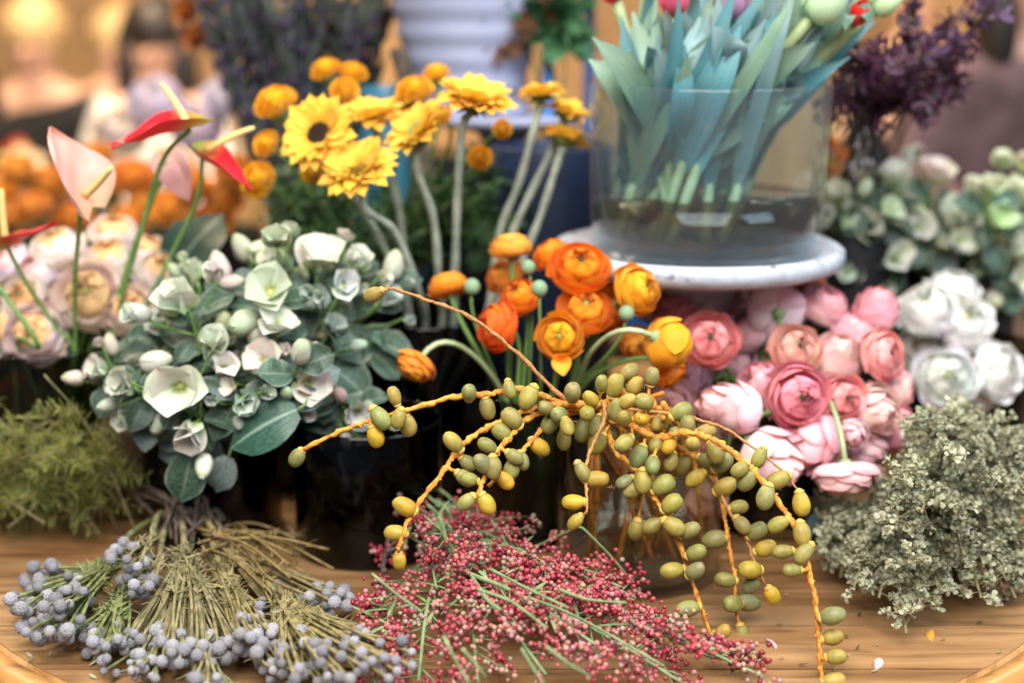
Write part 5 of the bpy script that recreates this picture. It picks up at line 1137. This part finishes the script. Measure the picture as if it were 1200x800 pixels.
for si, (nm, pts, Y0, Y1, r, dates) in enumerate(STR):
    rr = random.Random(900 + si); n = len(pts)
    W3 = [P(x, y_, lerp(Y0, Y1, (k / (n - 1)) ** .9)) for k, (x, y_) in enumerate(pts)]
    W3[0] = hub.lerp(W3[0], .25) if si not in (10,) else W3[0]
    path = cr(W3, 9); dn = []
    for k, q in enumerate(path):   # knobbly zigzag
        dn.append(q + Vector((rr.uniform(-1, 1), rr.uniform(-1, 1), rr.uniform(-1, 1))) * r * .28)
    mb = MB(); ph = rr.random() * 6
    mb.tube([q - dbase for q in dn], lambda t: r * (1.15 - .45 * t) * .94 * (1 + .20 * math.sin(t * n * 9 + ph) + .14 * math.sin(t * n * 23)), 9)
    for k in range(3, len(path) - 1, 2):   # scars where fruit has dropped
        a = rr.random() * 6.28; d_ = Vector((math.cos(a), math.sin(a) * .6, math.sin(a + 1))).normalized()
        mb.blob(TR(dn[k] - dbase + d_ * r * .75) @ S3(r * .55, r * .55, r * .45), 6, 4)
    so = []
    for (x, y_) in dates:
        best = min(range(len(path)), key=lambda k: (path[k] - P(x, y_, path[k].y)).length)
        at = path[best]; cY = at.y + rr.uniform(-.012, .006); c = P(x, y_, cY)
        if (c - at).length < .008: c = c + Vector((0, -.010, 0))
        so.append((at, c, (x, y_) in YELLOW_AT))
    st_ = put('strand', None, droot); bpy.data.objects.remove(st_)
    made = []
    for at, c, ye in so:
        ax = date_axis(at, c, rr); hl = mm(14.3, c) * rr.uniform(.80, 1.12) * (.9 if si == 1 else 1); date_stalk(mb, at, c, ax, hl, r); made.append((c, ax, hl, ye))
    sobj = put('strand', mb.mesh('strand', M['strand_brown'] if r < .0022 else M['strand']), droot)
    for c, ax, hl, ye in made: add_date(sobj, dbase, c, ax, hl, rr, ye)
rr = random.Random(1234); mb = MB(); lst = []
core = cr([P(660, 476, 1.31), P(706, 478, 1.30), P(735, 492, 1.30), P(770, 500, 1.31), P(815, 508, 1.31)], 6)
mb.tube([q - dbase for q in core], .0032, 8)
for (x, y_) in HUB:
    Y = 1.27 + rr.uniform(-.035, .05); c = P(x, y_, Y); at = min(core, key=lambda q: (q - P(x, y_, q.y)).length); ax = date_axis(at, c, rr); hl = mm(14.3, c) * rr.uniform(.82, 1.1)
    if rr.random() < .5: ax = (ax + Vector((rr.uniform(-.8, .8), rr.uniform(-.5, .5), rr.uniform(-.9, .2)))).normalized()
    at2 = c - ax * hl * 1.08
    mb.tube([at - dbase, at.lerp(at2, .5) - dbase + Vector((0, 0, -.002)), at2 - dbase], .0015, 6); lst.append((c, ax, hl))
cobj = put('strand', mb.mesh('strand', M['strand']), droot)
for c, ax, hl in lst: add_date(cobj, dbase, c, ax, hl, rr, rr.random() < .08)

# ------------------------------------------------------------------ silver brunia lying on the table
mb = MB(); mb.blob(S3(1, 1, .97), 16, 11, 0)
for i in range(40):
    z = 1 - 2 * (i + .5) / 40; a = i * 2.4; q = math.sqrt(1 - z * z); mb.blob(TR((q * math.cos(a) * .95, q * math.sin(a) * .95, z * .94)) @ S(.12), 5, 3)
BALL = mb.mesh('brunia_ball', M['brunia'])
def brunia(label, apex, az, region, n, seed, tail, lift=.0, col=(1, 1, 1), ball=7.3, zc=.02, zr=.014):
    rr = random.Random(seed); A = T(*apex, az); cx, cy, rx, ry = region
    tl = T(*tail, .03) if len(tail) == 2 else P(*tail)
    t = thing('brunia_sprig', label, 'brunia', A, 'silver brunia bunch')
    mb = MB(); mb.tube([q - A for q in cr([tl, tl.lerp(A, .6) + Vector((0, 0, .012)), A], 6)], .0034, 7, 0)
    pts = []; tries = 0; rb = mm(ball, A)
    while len(pts) < n and tries < 6000:
        tries += 1; a = rr.random() * 6.283; q = math.sqrt(rr.random()); x = cx + rx * q * math.cos(a); y_ = cy + ry * q * math.sin(a)
        z = max(rb * 1.05, zc + rr.uniform(-zr, zr) + (1 - q) * .012)
        p = T(x, y_, z)
        if all((p - o_).length > rb * 1.5 for o_ in pts): pts.append(p)
    for p in pts:
        mid = A.lerp(p, .55) + Vector((rr.uniform(-.006, .006), rr.uniform(-.006, .006), rr.uniform(-.006, .004)))
        s0 = A + (tl - A).normalized() * rr.uniform(0, .03) + Vector((rr.uniform(-.006, .006), 0, rr.uniform(-.004, .006)))
        mb.tube([q - A for q in cr([s0, mid, p], 4)], lambda u: .0019 - .0004 * u + .0003 * math.sin(u * 37), 5, 0)
        for k in range(7):   # scaly leaflets on the stem
            qq = s0.lerp(mid, rr.random()); mb.blade(rr.uniform(.008, .018), .0015, lambda u: 1 - u * .8, .5, -.3, 0, 2, 2, 0, 0, 0, TR(qq - A) @ frame(Vector((rr.uniform(-1, 1), rr.uniform(-1, 1), 1)), rr.random() * 6))
    put('stems', mb.mesh('stems', M['brunia_stem']), t, None, col)
    for p in pts:
        s_ = rb * rr.uniform(.72, 1.15); g = rr.uniform(.6, 1.2); put('ball', BALL, t, TR(p - A) @ RZ(rr.random() * 6) @ RX(rr.random() * 6) @ S(s_), (g, g, g * rr.uniform(.98, 1.08)))
KH, GN = (1, 1, 1), (.75, 1.0, .75)
brunia('brunia head at the front middle, its khaki stems fanning straight down', (217, 652), .055, (218, 754, 76, 24), 90, 1, (212, 604), col=KH, zc=.018)
brunia('brunia head at the far left of the bunch with lilac-grey balls', (128, 668), .035, (58, 704, 46, 46), 78, 2, (180, 608), col=GN, zc=.03, zr=.022)
brunia('small brunia head on top at the left with five balls', (176, 636), .065, (150, 652, 24, 18), 12, 3, (195, 598), col=KH, zc=.06, zr=.008)
brunia('small brunia head just below the topmost one', (186, 662), .05, (164, 684, 24, 13), 12, 4, (200, 606), col=KH, zc=.045, zr=.008)
brunia('brunia head reaching right with a long sweep of brown stems', (258, 640), .05, (356, 702, 54, 26), 44, 5, (225, 604), col=(1.05, .92, .8), zc=.026)
brunia('low brunia head beside the pepperberry heap with small pale balls', (330, 706), .035, (400, 768, 88, 36), 74, 6, (250, 622), col=(1.1, 1.05, .9), ball=6.2, zc=.034)
brunia('brunia head cut by the bottom of the picture', (240, 762), .03, (248, 800, 34, 18), 16, 7, (226, 650), col=KH, zc=.014)
brunia('brunia head low at the left on the table', (150, 694), .03, (98, 744, 28, 22), 15, 8, (190, 620), col=GN, zc=.016)
brunia('ragged grey brunia head in front at the bottom left', (190, 745), .02, (160, 786, 40, 16), 16, 9, (205, 660), col=(.8, .95, .85), ball=5.0, zc=.012)
brunia('brunia head filling the gap between the front middle and right heads', (262, 672), .045, (292, 742, 30, 24), 26, 21, (226, 606), col=(1.0, .95, .8), zc=.03)
brunia('brunia head lying at the bottom between the two lowest heads', (286, 742), .03, (330, 786, 34, 20), 22, 22, (240, 640), col=KH, ball=6.0, zc=.014)
brunia('brunia head tucked under the far left one on green stems', (140, 700), .03, (128, 752, 26, 26), 20, 23, (195, 620), col=GN, ball=6.4, zc=.016)
rr = random.Random(40)
for i in range(16):
    a = T(rr.uniform(228, 262), rr.uniform(612, 650), rr.uniform(.03, .06)); b = T(rr.uniform(300, 400), rr.uniform(625, 690), rr.uniform(.015, .05)); mb = MB(); mb.tube([q - a for q in cr([a, a.lerp(b, .5) + Vector((0, 0, .012)), b], 5)], .0017, 5)
    for k in range(10):
        p0 = a.lerp(b, rr.random()) + Vector((0, 0, .004)); mb.blade(.014, .0016, lambda u: 1 - u * .8, .4, -.3, 0, 2, 2, 0, 0, 0, TR(p0 - a) @ frame(Vector((rr.uniform(-1, 1), rr.uniform(-1, 1), 1)), rr.random() * 6))
    o = put('brown_twig', mb.mesh('brown_twig', M['brunia_stem']), None, TR(a), (.9, .7, .5)); tag(o, 'bare brown brunia stem in the fan right of the front middle head', 'stem', 'bare brunia stems')
mb = MB()
for i in range(46):
    a = T(rr.uniform(185, 265), rr.uniform(600, 640), rr.uniform(.02, .06)); b = P(rr.uniform(150, 270), rr.uniform(560, 600), 1.50) ; b.z = max(b.z, .02); mb.tube([q - T(220, 610, 0) for q in cr([a, a.lerp(b, .5) + Vector((rr.uniform(-.01, .01), 0, .01)), b], 4)], .0022, 5)
o = put('brunia_tails', mb.mesh('brunia_tails', M['brunia_dark']), None, TR(T(220, 610, 0))); tag(o, 'dark tangle of cut brunia stem ends behind the heads', 'stems'); o['kind'] = 'stuff'

# ------------------------------------------------------------------ pepperberry heap
def ico():
    t = (1 + 5 ** .5) / 2; v = [(-1, t, 0), (1, t, 0), (-1, -t, 0), (1, -t, 0), (0, -1, t), (0, 1, t), (0, -1, -t), (0, 1, -t), (t, 0, -1), (t, 0, 1), (-t, 0, -1), (-t, 0, 1)]
    f = [(0, 11, 5), (0, 5, 1), (0, 1, 7), (0, 7, 10), (0, 10, 11), (1, 5, 9), (5, 11, 4), (11, 10, 2), (10, 7, 6), (7, 1, 8), (3, 9, 4), (3, 4, 2), (3, 2, 6), (3, 6, 8), (3, 8, 9), (4, 9, 5), (2, 4, 11), (6, 2, 10), (8, 6, 7), (9, 8, 1)]
    V = [Vector(q).normalized() for q in v]; F = []; c = {}
    def mid(a, b):
        k = (min(a, b), max(a, b))
        if k not in c: V.append(((V[a] + V[b]) / 2).normalized()); c[k] = len(V) - 1
        return c[k]
    for a, b, d in f:
        x, y_, z = mid(a, b), mid(b, d), mid(d, a); F += [(a, x, z), (b, y_, x), (d, z, y_), (x, y_, z)]
    return V, F
IV, IF = ico()
BC = [(.42, .05, .07), (.34, .03, .05), (.46, .11, .12), (.48, .17, .155), (.49, .25, .21), (.22, .018, .033), (.40, .27, .20)]
BR = [  # start px, end px, heights, crimson amount
 ((508, 582), (470, 655), .055, .03, .45), ((512, 586), (540, 660), .075, .065, .5), ((520, 590), (618, 648), .065, .06, .55), ((528, 612), (650, 690), .075, .06, .6),
 ((530, 625), (700, 712), .08, .055, .8), ((540, 640), (775, 742), .075, .035, .9), ((545, 660), (838, 772), .065, .02, .6), ((540, 668), (720, 770), .085, .04, .5),
 ((530, 668), (640, 790), .08, .03, .45), ((522, 668), (560, 800), .07, .02, .45), ((515, 668), (490, 800), .06, .02, .5), ((500, 650), (438, 806), .05, .015, .4),
 ((560, 690), (810, 806), .055, .012, .4), ((620, 710), (895, 792), .045, .014, .3), ((505, 600), (570, 700), .09, .075, .6), ((560, 660), (745, 700), .075, .045, .9)]
BL = ['short pepperberry sprig beside the dark bare twig', 'pepperberry sprig below the lowest yellow date', 'pepperberry sprig along the upper edge of the heap', 'dusky pink pepperberry sprig before the ranunculus vase', 'crimson pepperberry sprig across the heap middle', 'deep crimson pepperberry sprig reaching the date vase', 'long pepperberry sprig ending under the middle date strand', 'pepperberry sprig below the long bare green stem', 'pepperberry sprig running down the centre of the heap', 'pepperberry sprig cut by the picture bottom at the heap centre', 'pepperberry sprig hanging down beside the low brunia head', 'pepperberry sprig lying among the small pale brunia balls', 'pale pepperberry sprig along the lower right of the heap', 'palest cream and pink pepperberry sprig, farthest right of the heap', 'topmost pepperberry sprig on the crest of the heap', 'bright crimson pepperberry sprig beneath the bent green twig']
for i, (s0, e0, z0, z1, crim) in enumerate(BR):
    z0 *= .86; z1 *= .86; rr = random.Random(1500 + i); a = T(*s0, z0); b = T(*e0, z1); mid = a.lerp(b, .5) + Vector((rr.uniform(-.01, .01), 0, .014))
    path = cr([a, mid, b], 10); mb = MB(); mb.tube([q - a for q in path], lambda t: .0026 - .0012 * t, 6)
    bb = MB()
    L_ = (b - a).length; nk = max(6, int(L_ / .012))
    for k in range(nk):
        u = .22 + .78 * (k + rr.random() * .6) / nk; q = path[min(int(u * 20), 20)]; sd = rr.choice((-1, 1)); tdir = (b - a).normalized(); side = tdir.cross(Vector((0, 0, 1))).normalized()
        e = q + tdir * rr.uniform(.008, .022) + side * sd * rr.uniform(.006, .026) + Vector((0, 0, rr.uniform(-.010, .012))); e.z = max(e.z, .007)
        mb.tube([q - a, q.lerp(e, .6) - a, e - a], .0008, 4)
        main = rr.choice(BC[:3]) if rr.random() < crim else rr.choice(BC[2:])
        for j in range(rr.randrange(18, 27)):
            c = e + Vector((rr.gauss(0, .0065), rr.gauss(0, .0065), rr.gauss(0, .0045))); r = rr.uniform(.0017, .0027); c.z = max(c.z, r)
            col = main if rr.random() < .65 else rr.choice(BC); bb.add(IV, IF, None, 0, TR(c - a) @ S(r), tuple(clamp(x * rr.uniform(.8, 1.15)) for x in col))
    for k in range(6):   # narrow leaves
        q = path[rr.randrange(4, 16)] - a; ang = rr.random() * 6; mb.blade(rr.uniform(.025, .05), .0018, lambda u: math.sin(math.pi * (u * .9 + .06)), .1, -.2, .2, 4, 2, 0, 0, 0, TR(q) @ frame(Vector((rr.uniform(-.4, .4), rr.uniform(-.5, .1), 1)), ang))
    t = thing('pepperberry_sprig', BL[i], 'berry sprig', a, 'pepperberry heap')
    so = put('stem', mb.mesh('stem', M['pepper_stem']), t); bo = put('berries', bb.mesh('berries', M['pepper'], colors=True), t); bo['kind'] = 'stuff'
GS = [[(436, 672), (465, 696), (494, 716)], [(527, 640), (526, 670), (516, 712), (485, 756), (436, 798)], [(574, 666), (620, 690), (667, 712)], [(621, 700), (660, 715), (700, 735), (778, 780)], [(639, 756), (665, 776), (693, 793)], [(520, 745), (535, 775), (550, 800)], [(541, 759), (556, 776), (570, 793)], [(611, 759), (622, 778), (637, 800)],
      [(484, 566), (520, 596), (568, 628)], [(490, 556), (530, 585), (560, 622)], [(470, 580), (505, 605), (545, 640)], [(500, 590), (520, 610), (540, 660)], [(560, 625), (590, 622), (612, 624)], [(480, 600), (500, 640), (512, 690)], [(560, 690), (600, 705), (640, 735)], [(655, 690), (690, 702), (735, 706)]]
for i, g in enumerate(GS):
    zz = .092 if g[0][1] > 640 else .075; zs = [zz - .008 * k for k in range(len(g))]
    if g[-1][1] > 770: zs = [zz * .85 - .012 * k for k in range(len(g))]
    W3 = [T(x, y_, z) for (x, y_), z in zip(g, zs)]; a = W3[0]; mb = MB(); mb.tube([q - a for q in cr(W3, 6)], lambda t: .0016 - .0005 * t, 6)
    o = put('green_twig', mb.mesh('green_twig', M['pepper_stem']), None, TR(a)); tag(o, 'bare grey-green stem lying across the pepperberry heap', 'stem', 'bare pepperberry stems')
W3 = [P(612, 648, 1.32), P(640, 634, 1.31), P(664, 623, 1.30), P(678, 617, 1.295), P(692, 627, 1.29), P(730, 668, 1.275), P(758, 712, 1.26)]
a = W3[0]; mb = MB(); mb.tube([q - a for q in cr(W3, 6)], .0013, 6); tag(put('bent_green_twig', mb.mesh('bent_green_twig', M['pepper_stem']), None, TR(a)), 'thin green stem bent to a peak before the date vase', 'stem')
W3 = [T(448, 668, .04), P(455, 632, 1.38), P(462, 596, 1.40), P(470, 560, 1.42)]; a = W3[0]; mb = MB(); mb.tube([q - a for q in cr(W3, 6)], lambda t: .0022 - .0008 * t, 6)
for k in range(5): mb.blob(TR(W3[0].lerp(W3[3], k / 5) - a + Vector((.002, 0, 0))) @ S(.0034), 6, 4)
tag(put('bare_twig', mb.mesh('bare_twig', M['twig']), None, TR(a)), 'dark bare twig rising from the left of the pepperberry heap', 'twig')

# ------------------------------------------------------------------ dusty grey-green foliage at the right
def dusty(i, s0, e0, bulge):
    rr = random.Random(2000 + i); path = cr([s0, s0.lerp(e0, .5) + bulge, e0], 9); a = s0; mb = MB(); mb.tube([q - a for q in path], .0014, 5, 0)
    N = len(path) - 1
    for k in range(40):
        u = .10 + .90 * (k + rr.random()) / 40; q = path[min(int(u * N), N)]
        d0 = Vector((rr.gauss(0, 1), rr.gauss(0, 1), rr.gauss(.3, .8))).normalized(); tip = q + d0 * rr.uniform(.010, .026)
        tip.z = max(tip.z, .004)
        mb.tube([q - a, tip - a], .0006, 4, 0)
        for j in range(19):
            d1 = (d0 * .4 + Vector((rr.gauss(0, 1), rr.gauss(0, 1), rr.gauss(0, 1)))).normalized(); c = tip.lerp(q, rr.random() * .5) + d1 * .002; c.z = max(c.z, .003); L_ = rr.uniform(.0035, .0072)
            mb.blade(L_, L_ * .36, lambda x: .5 + .5 * math.sin(math.pi * x * .8), rr.uniform(-.2, .5), rr.uniform(.5, 1.8), .5, 3, 2, .5, rr.randrange(99), 1, TR(c - a) @ frame(Vector((rr.gauss(0, 1), rr.gauss(0, 1), rr.gauss(0, 1))), rr.random() * 6))
    t = thing('dusty_foliage', 'crinkled grey-green sprig in the mound right of the dates', 'foliage', a, 'grey-green sprigs'); o = put('sprig', mb.mesh('sprig', M['brunia_stem'], M['dusty']), t)
DF = [((1010, 640), (950, 600), .03), ((1010, 650), (960, 645), .04), ((1030, 650), (1000, 690), .05), ((1040, 650), (1062, 742), .02), ((1050, 640), (1050, 620), .12), ((1060, 640), (1100, 690), .05), ((1070, 650), (1060, 560), .15), ((1080, 640), (1120, 600), .13), ((1090, 640), (1110, 530), .17), ((1100, 640), (1160, 560), .14), ((1110, 640), (1180, 620), .08), ((1110, 640), (1150, 700), .03), ((1090, 650), (1095, 715), .03), ((1120, 640), (1200, 580), .12),
      ((1120, 640), (1210, 660), .05), ((1130, 630), (1200, 530), .15), ((1060, 640), (1045, 600), .11), ((1080, 630), (1090, 500), .18), ((1130, 630), (1190, 700), .015), ((1030, 640), (985, 620), .03), ((1050, 650), (1030, 700), .03), ((1070, 650), (1065, 660), .09), ((1100, 650), (1130, 650), .08), ((1050, 640), (1030, 580), .08), ((1110, 640), (1150, 510), .16), ((1080, 640), (1140, 590), .11), ((1100, 630), (1060, 500), .16), ((1120, 630), (1130, 480), .17), ((1110, 640), (1180, 500), .15), ((1060, 640), (1010, 640), .05), ((1040, 650), (985, 670), .02), ((1090, 640), (1080, 600), .13), ((1070, 650), (1110, 660), .06), ((1120, 650), (1170, 660), .05), ((1050, 650), (1075, 690), .04), ((1090, 640), (1160, 600), .10), ((1080, 640), (1075, 535), .15), ((1130, 640), (1205, 640), .06), ((1130, 640), (1215, 690), .02), ((1130, 640), (1195, 555), .12), ((1140, 640), (1215, 510), .14), ((1130, 650), (1180, 680), .04), ((1140, 640), (1215, 610), .08), ((1020, 645), (968, 618), .05), ((1100, 640), (1110, 480), .17)]
for i, (s0, e0, z) in enumerate(DF):
    a = T(*s0, .012); a.y = min(a.y, 1.56); e = T(*e0, z)
    dusty(i, a, e, Vector((0, 0, .018 + z * .15)))
for i, (px, py, Y) in enumerate([(1112, 512, 1.42), (960, 600, 1.46), (1140, 556, 1.46)]):
    a = P(px, py, Y); b = a + Vector((.012, .0, -.022)); mb = MB(); mb.blade(.034, .0085, lambda u: math.sin(math.pi * (u * .9 + .07)), 0, -.3, .2, 6, 2)
    st_ = MB(); bot = Vector((a.x, a.y + .03, .006)); st_.tube([Vector((0, 0, 0)), (a - bot) * .5 + Vector((.004, 0, 0)), a - bot], .0009, 5); t = thing('eucalyptus_leaf', 'smooth blue-grey leaf poking out of the grey-green mound', 'leaf', bot, 'blue-grey leaves in the mound'); put('stem', st_.mesh('stem', M['stem']), t); put('blade', mb.mesh('blade', M['blue_leaf']), t, TR(a - bot) @ frame(D(.3, .5, 1), 2.4))

# ------------------------------------------------------------------ people far behind
def person(label, joints, edges, radii, mat_skin, cloth, hair, loc):
    t = thing('person', label, 'person', loc)
    def skin(name, idx, scale, mat):
        use = sorted(set(idx)); mp = {k: n for n, k in enumerate(use)}
        me = bpy.data.meshes.new(name); me.from_pydata([joints[k] for k in use], [(mp[a], mp[b]) for a, b in edges if a in mp and b in mp], [])
        o = bpy.data.objects.new(name, me); COL.objects.link(o); o.parent = t; me.materials.append(mat)
        md = o.modifiers.new('skin', 'SKIN'); sv = me.skin_vertices[0].data
        for k in use:
            sv[mp[k]].radius = (radii[k] * scale, radii[k] * scale)
        sv[0].use_root = True; md.use_smooth_shade = True; s_ = o.modifiers.new('sub', 'SUBSURF'); s_.levels = 1; s_.render_levels = 2; return o
    n = len(joints); skin('body', list(range(n)), 1.0, mat_skin)
    for nm, idx, sc, mat in cloth: skin(nm, idx, sc, mat)
    if hair:
        mb = MB(); hp = Vector(joints['head']) if isinstance(joints, dict) else Vector(joints[5])
        mb.blob(TR(hp + Vector((0, .03, .05))) @ S3(.105, .115, .12), 14, 10, 0, None, .12, 3)
        if hair[1]: 
            for s_ in (-1, 1): mb.blob(TR(hp + Vector((s_ * .085, .02, -.10))) @ S3(.05, .07, .20), 10, 8, 0, None, .15, s_)
            mb.blob(TR(hp + Vector((0, .09, -.08))) @ S3(.10, .05, .22), 10, 8)
        put('hair', mb.mesh('hair', M[hair[0]]), t)
        f = MB()
        for s_ in (-1, 1): f.blob(TR(hp + Vector((s_ * .035, -.098, .005))) @ S3(.012, .008, .008), 6, 4)
        put('eyes', f.mesh('eyes', M['hair_dark']), t)
        f = MB(); f.blob(TR(hp + Vector((0, -.108, -.025))) @ S3(.014, .02, .022), 6, 5); f.blob(TR(hp + Vector((0, -.095, -.062))) @ S3(.026, .012, .008), 6, 4); put('nose_and_mouth', f.mesh('nose_and_mouth', M['skin']), t)
E = [(0, 1), (1, 2), (2, 3), (3, 4), (4, 5), (5, 6), (2, 7), (7, 8), (8, 9), (2, 10), (10, 11), (11, 12), (0, 13), (13, 14), (14, 15), (15, 16), (0, 17), (17, 18), (18, 19), (19, 20)]
RAD = [.15, .14, .15, .065, .06, .095, .06, .07, .05, .035, .07, .05, .035, .10, .07, .05, .045, .10, .07, .05, .045]
def pose(h, lean=0., arms=((-.22, -.10, .95), (.22, -.30, .95)), elbow=((-.28, 0, 1.08), (.28, -.05, 1.05))):
    k = h / 1.65
    J = [(0, 0, .90), (0, -lean * .4, 1.12), (0, -lean, 1.32), (0, -lean * 1.1, 1.42), (0, -lean * 1.15, 1.47), (0, -lean * 1.25, 1.56), (0, -lean * 1.25, 1.66),
         (-.19, -lean, 1.30), (elbow[0][0], elbow[0][1] - lean, elbow[0][2]), arms[0], (.19, -lean, 1.30), (elbow[1][0], elbow[1][1] - lean, elbow[1][2]), arms[1],
         (-.10, 0, .84), (-.11, -.02, .46), (-.11, .02, .08), (-.11, -.12, .05), (.10, 0, .84), (.11, -.02, .46), (.11, .02, .08), (.11, -.12, .05)]
    return [Vector(j) * k for j in J]
TOP = [0, 1, 2, 7, 8, 10, 11]; ARMS = [0, 1, 2, 7, 8, 9, 10, 11, 12]; LEG = [0, 13, 14, 15, 17, 18, 19]
def at_floor(px, Y): return Vector((P(px, 60, Y).x, Y, -.78))
person('fair-haired person in a black sleeveless top bending over a bouquet before the wooden wall', pose(1.31, .16, ((.10, -.42, .98), (.26, -.40, 1.00)), ((-.24, -.12, 1.06), (.30, -.10, 1.08))), E, RAD, M['skin'], [('black_top', TOP, 1.10, M['cloth_black']), ('trousers', LEG, 1.12, M['cloth_black'])], ('hair_fair', False), at_floor(58, 5.0))
person('person with long dark hair in a white top standing behind the lilac roses', pose(1.31, .05, ((-.10, -.34, .95), (.12, -.34, .95))), E, RAD, M['skin'], [('white_top', ARMS, 1.15, M['cloth_white']), ('trousers', LEG, 1.12, M['cloth_black'])], ('hair_dark', True), at_floor(186, 4.6))
person('person in a red jacket behind the person with long dark hair', pose(1.28, .05), E, RAD, M['skin'], [('red_jacket', ARMS, 1.15, M['cloth_red']), ('trousers', LEG, 1.12, M['cloth_black'])], ('hair_fair', False), at_floor(140, 5.7))
person('person in black cut by the left picture edge', pose(1.62, .05), E, RAD, M['skin'], [('black_coat', ARMS, 1.3, M['cloth_black']), ('trousers', LEG, 1.2, M['cloth_black'])], ('hair_dark', True), at_floor(-125, 3.9))
person('person in a mauve-brown coat leaning over behind the cream bunch', pose(1.50, .25, ((-.16, -.48, .95), (.14, -.48, .95))), E, [r * 1.12 for r in RAD], M['skin'], [('mauve_coat', ARMS, 1.45, M['cloth_mauve']), ('trousers', LEG, 1.2, M['cloth_black'])], ('hair_dark', True), at_floor(1165, 3.5))
person('person in a peach jumper far behind the purple foliage', pose(1.46, .05), E, RAD, M['skin'], [('peach_jumper', ARMS, 1.25, M['cloth_peach']), ('trousers', LEG, 1.15, M['cloth_black'])], ('hair_fair', False), at_floor(1065, 5.2))
# paper-wrapped bouquet held by the bending person
mb = MB(); mb.lathe([(.012, -.16), (.05, -.02), (.10, .08), (.09, .08), (.03, -.02)], 20, 0)
rr = random.Random(9)
for i in range(16): mb.blob(TR((rr.uniform(-.07, .07), rr.uniform(-.07, .07), .08 + rr.uniform(0, .04))) @ S(.035), 8, 6, 1 + i % 3, None, .2, i)
mo = mb.mesh('bouquet', M['paper'], M['cloth_red'], M['heart_green'], M['cloth_peach'])
tag(put('paper_bouquet', mo, None, TR(at_floor(52, 5.0) + Vector((.02, -.42, .80))) @ RX(.3)), 'paper-wrapped bouquet of red and yellow flowers held by the bending person', 'bouquet')
# tall dark vase right background
mb = MB(); mb.lathe([(0, 0), (.07, 0), (.10, .10), (.09, .24), (.03, .36), (.028, .46), (.04, .48), (.03, .48), (.02, .4), (0, .3)], 32)
tag(put('bottle_vase', mb.mesh('bottle_vase', M['black']), None, TR((P(1012, 150, 2.6).x, 2.6, .001))), 'black long-necked vase behind the cream bunch', 'vase')
for i, (px, py) in enumerate([(978, 130), (972, 180), (976, 212), (984, 196), (968, 150)]):
    c = P(px, py, 2.45); mb = MB()
    mb.tube([Vector((0, 0, -c.z + .002)), Vector((.01, 0, -c.z * .5)), Vector((0, 0, 0))], .003, 6, 1)
    for k in range(12): mb.blade(.034, .014, lambda u: math.sin(math.pi * (u * .8 + .15)), .2 + .35 * (k % 3), .3, .2, 4, 2, .2, k, 0, RZ(k * .9) @ RX(.5))
    tag(put('red_orange_flower', mb.mesh('red_orange_flower', M['rust'], M['stem']), None, TR(c)), 'blurred red-orange flower seen right beside the tulip vase', 'flower', 'red-orange flowers beside the tulip vase')

# ------------------------------------------------------------------ small fallen bits on the table
rr = random.Random(71); mb = MB()
for i in range(60):
    p = T(rr.choice([rr.uniform(300, 520), rr.uniform(820, 1180), rr.uniform(20, 140)]), rr.uniform(690, 799), .0012)
    mb.blade(rr.uniform(.004, .011), rr.uniform(.0008, .002), lambda u: math.sin(math.pi * (u * .9 + .06)), .1, .4, .2, 3, 2, 0, 0, rr.randrange(3), TR(p) @ RZ(rr.random() * 6.28))
o = put('fallen_leaf_bits', mb.mesh('fallen_leaf_bits', M['brunia_stem'], M['dusty'], M['dark_leaf'])); o['kind'] = 'stuff'; tag(o, 'tiny fallen leaf bits scattered over the table top', 'leaf bits')
for px, py, c, lab in [(905, 752, (.95, .60, .60), 'fallen pink petal on the table left of the longest date strand'), (1030, 775, (.95, .78, .74), 'fallen pale petal on the table right of the lowest dates'), (1090, 742, (1.0, .46, .06), 'fallen orange petal below the grey-green mound')]:
    p = T(px, py, .0016); tag(put('fallen_petal', PET[('open', 'p', 0, 0)], None, TR(p) @ RZ(px) @ RY(-1.35) @ S(.016) @ TR((-1.05, 0, .1)), c), lab, 'petal')
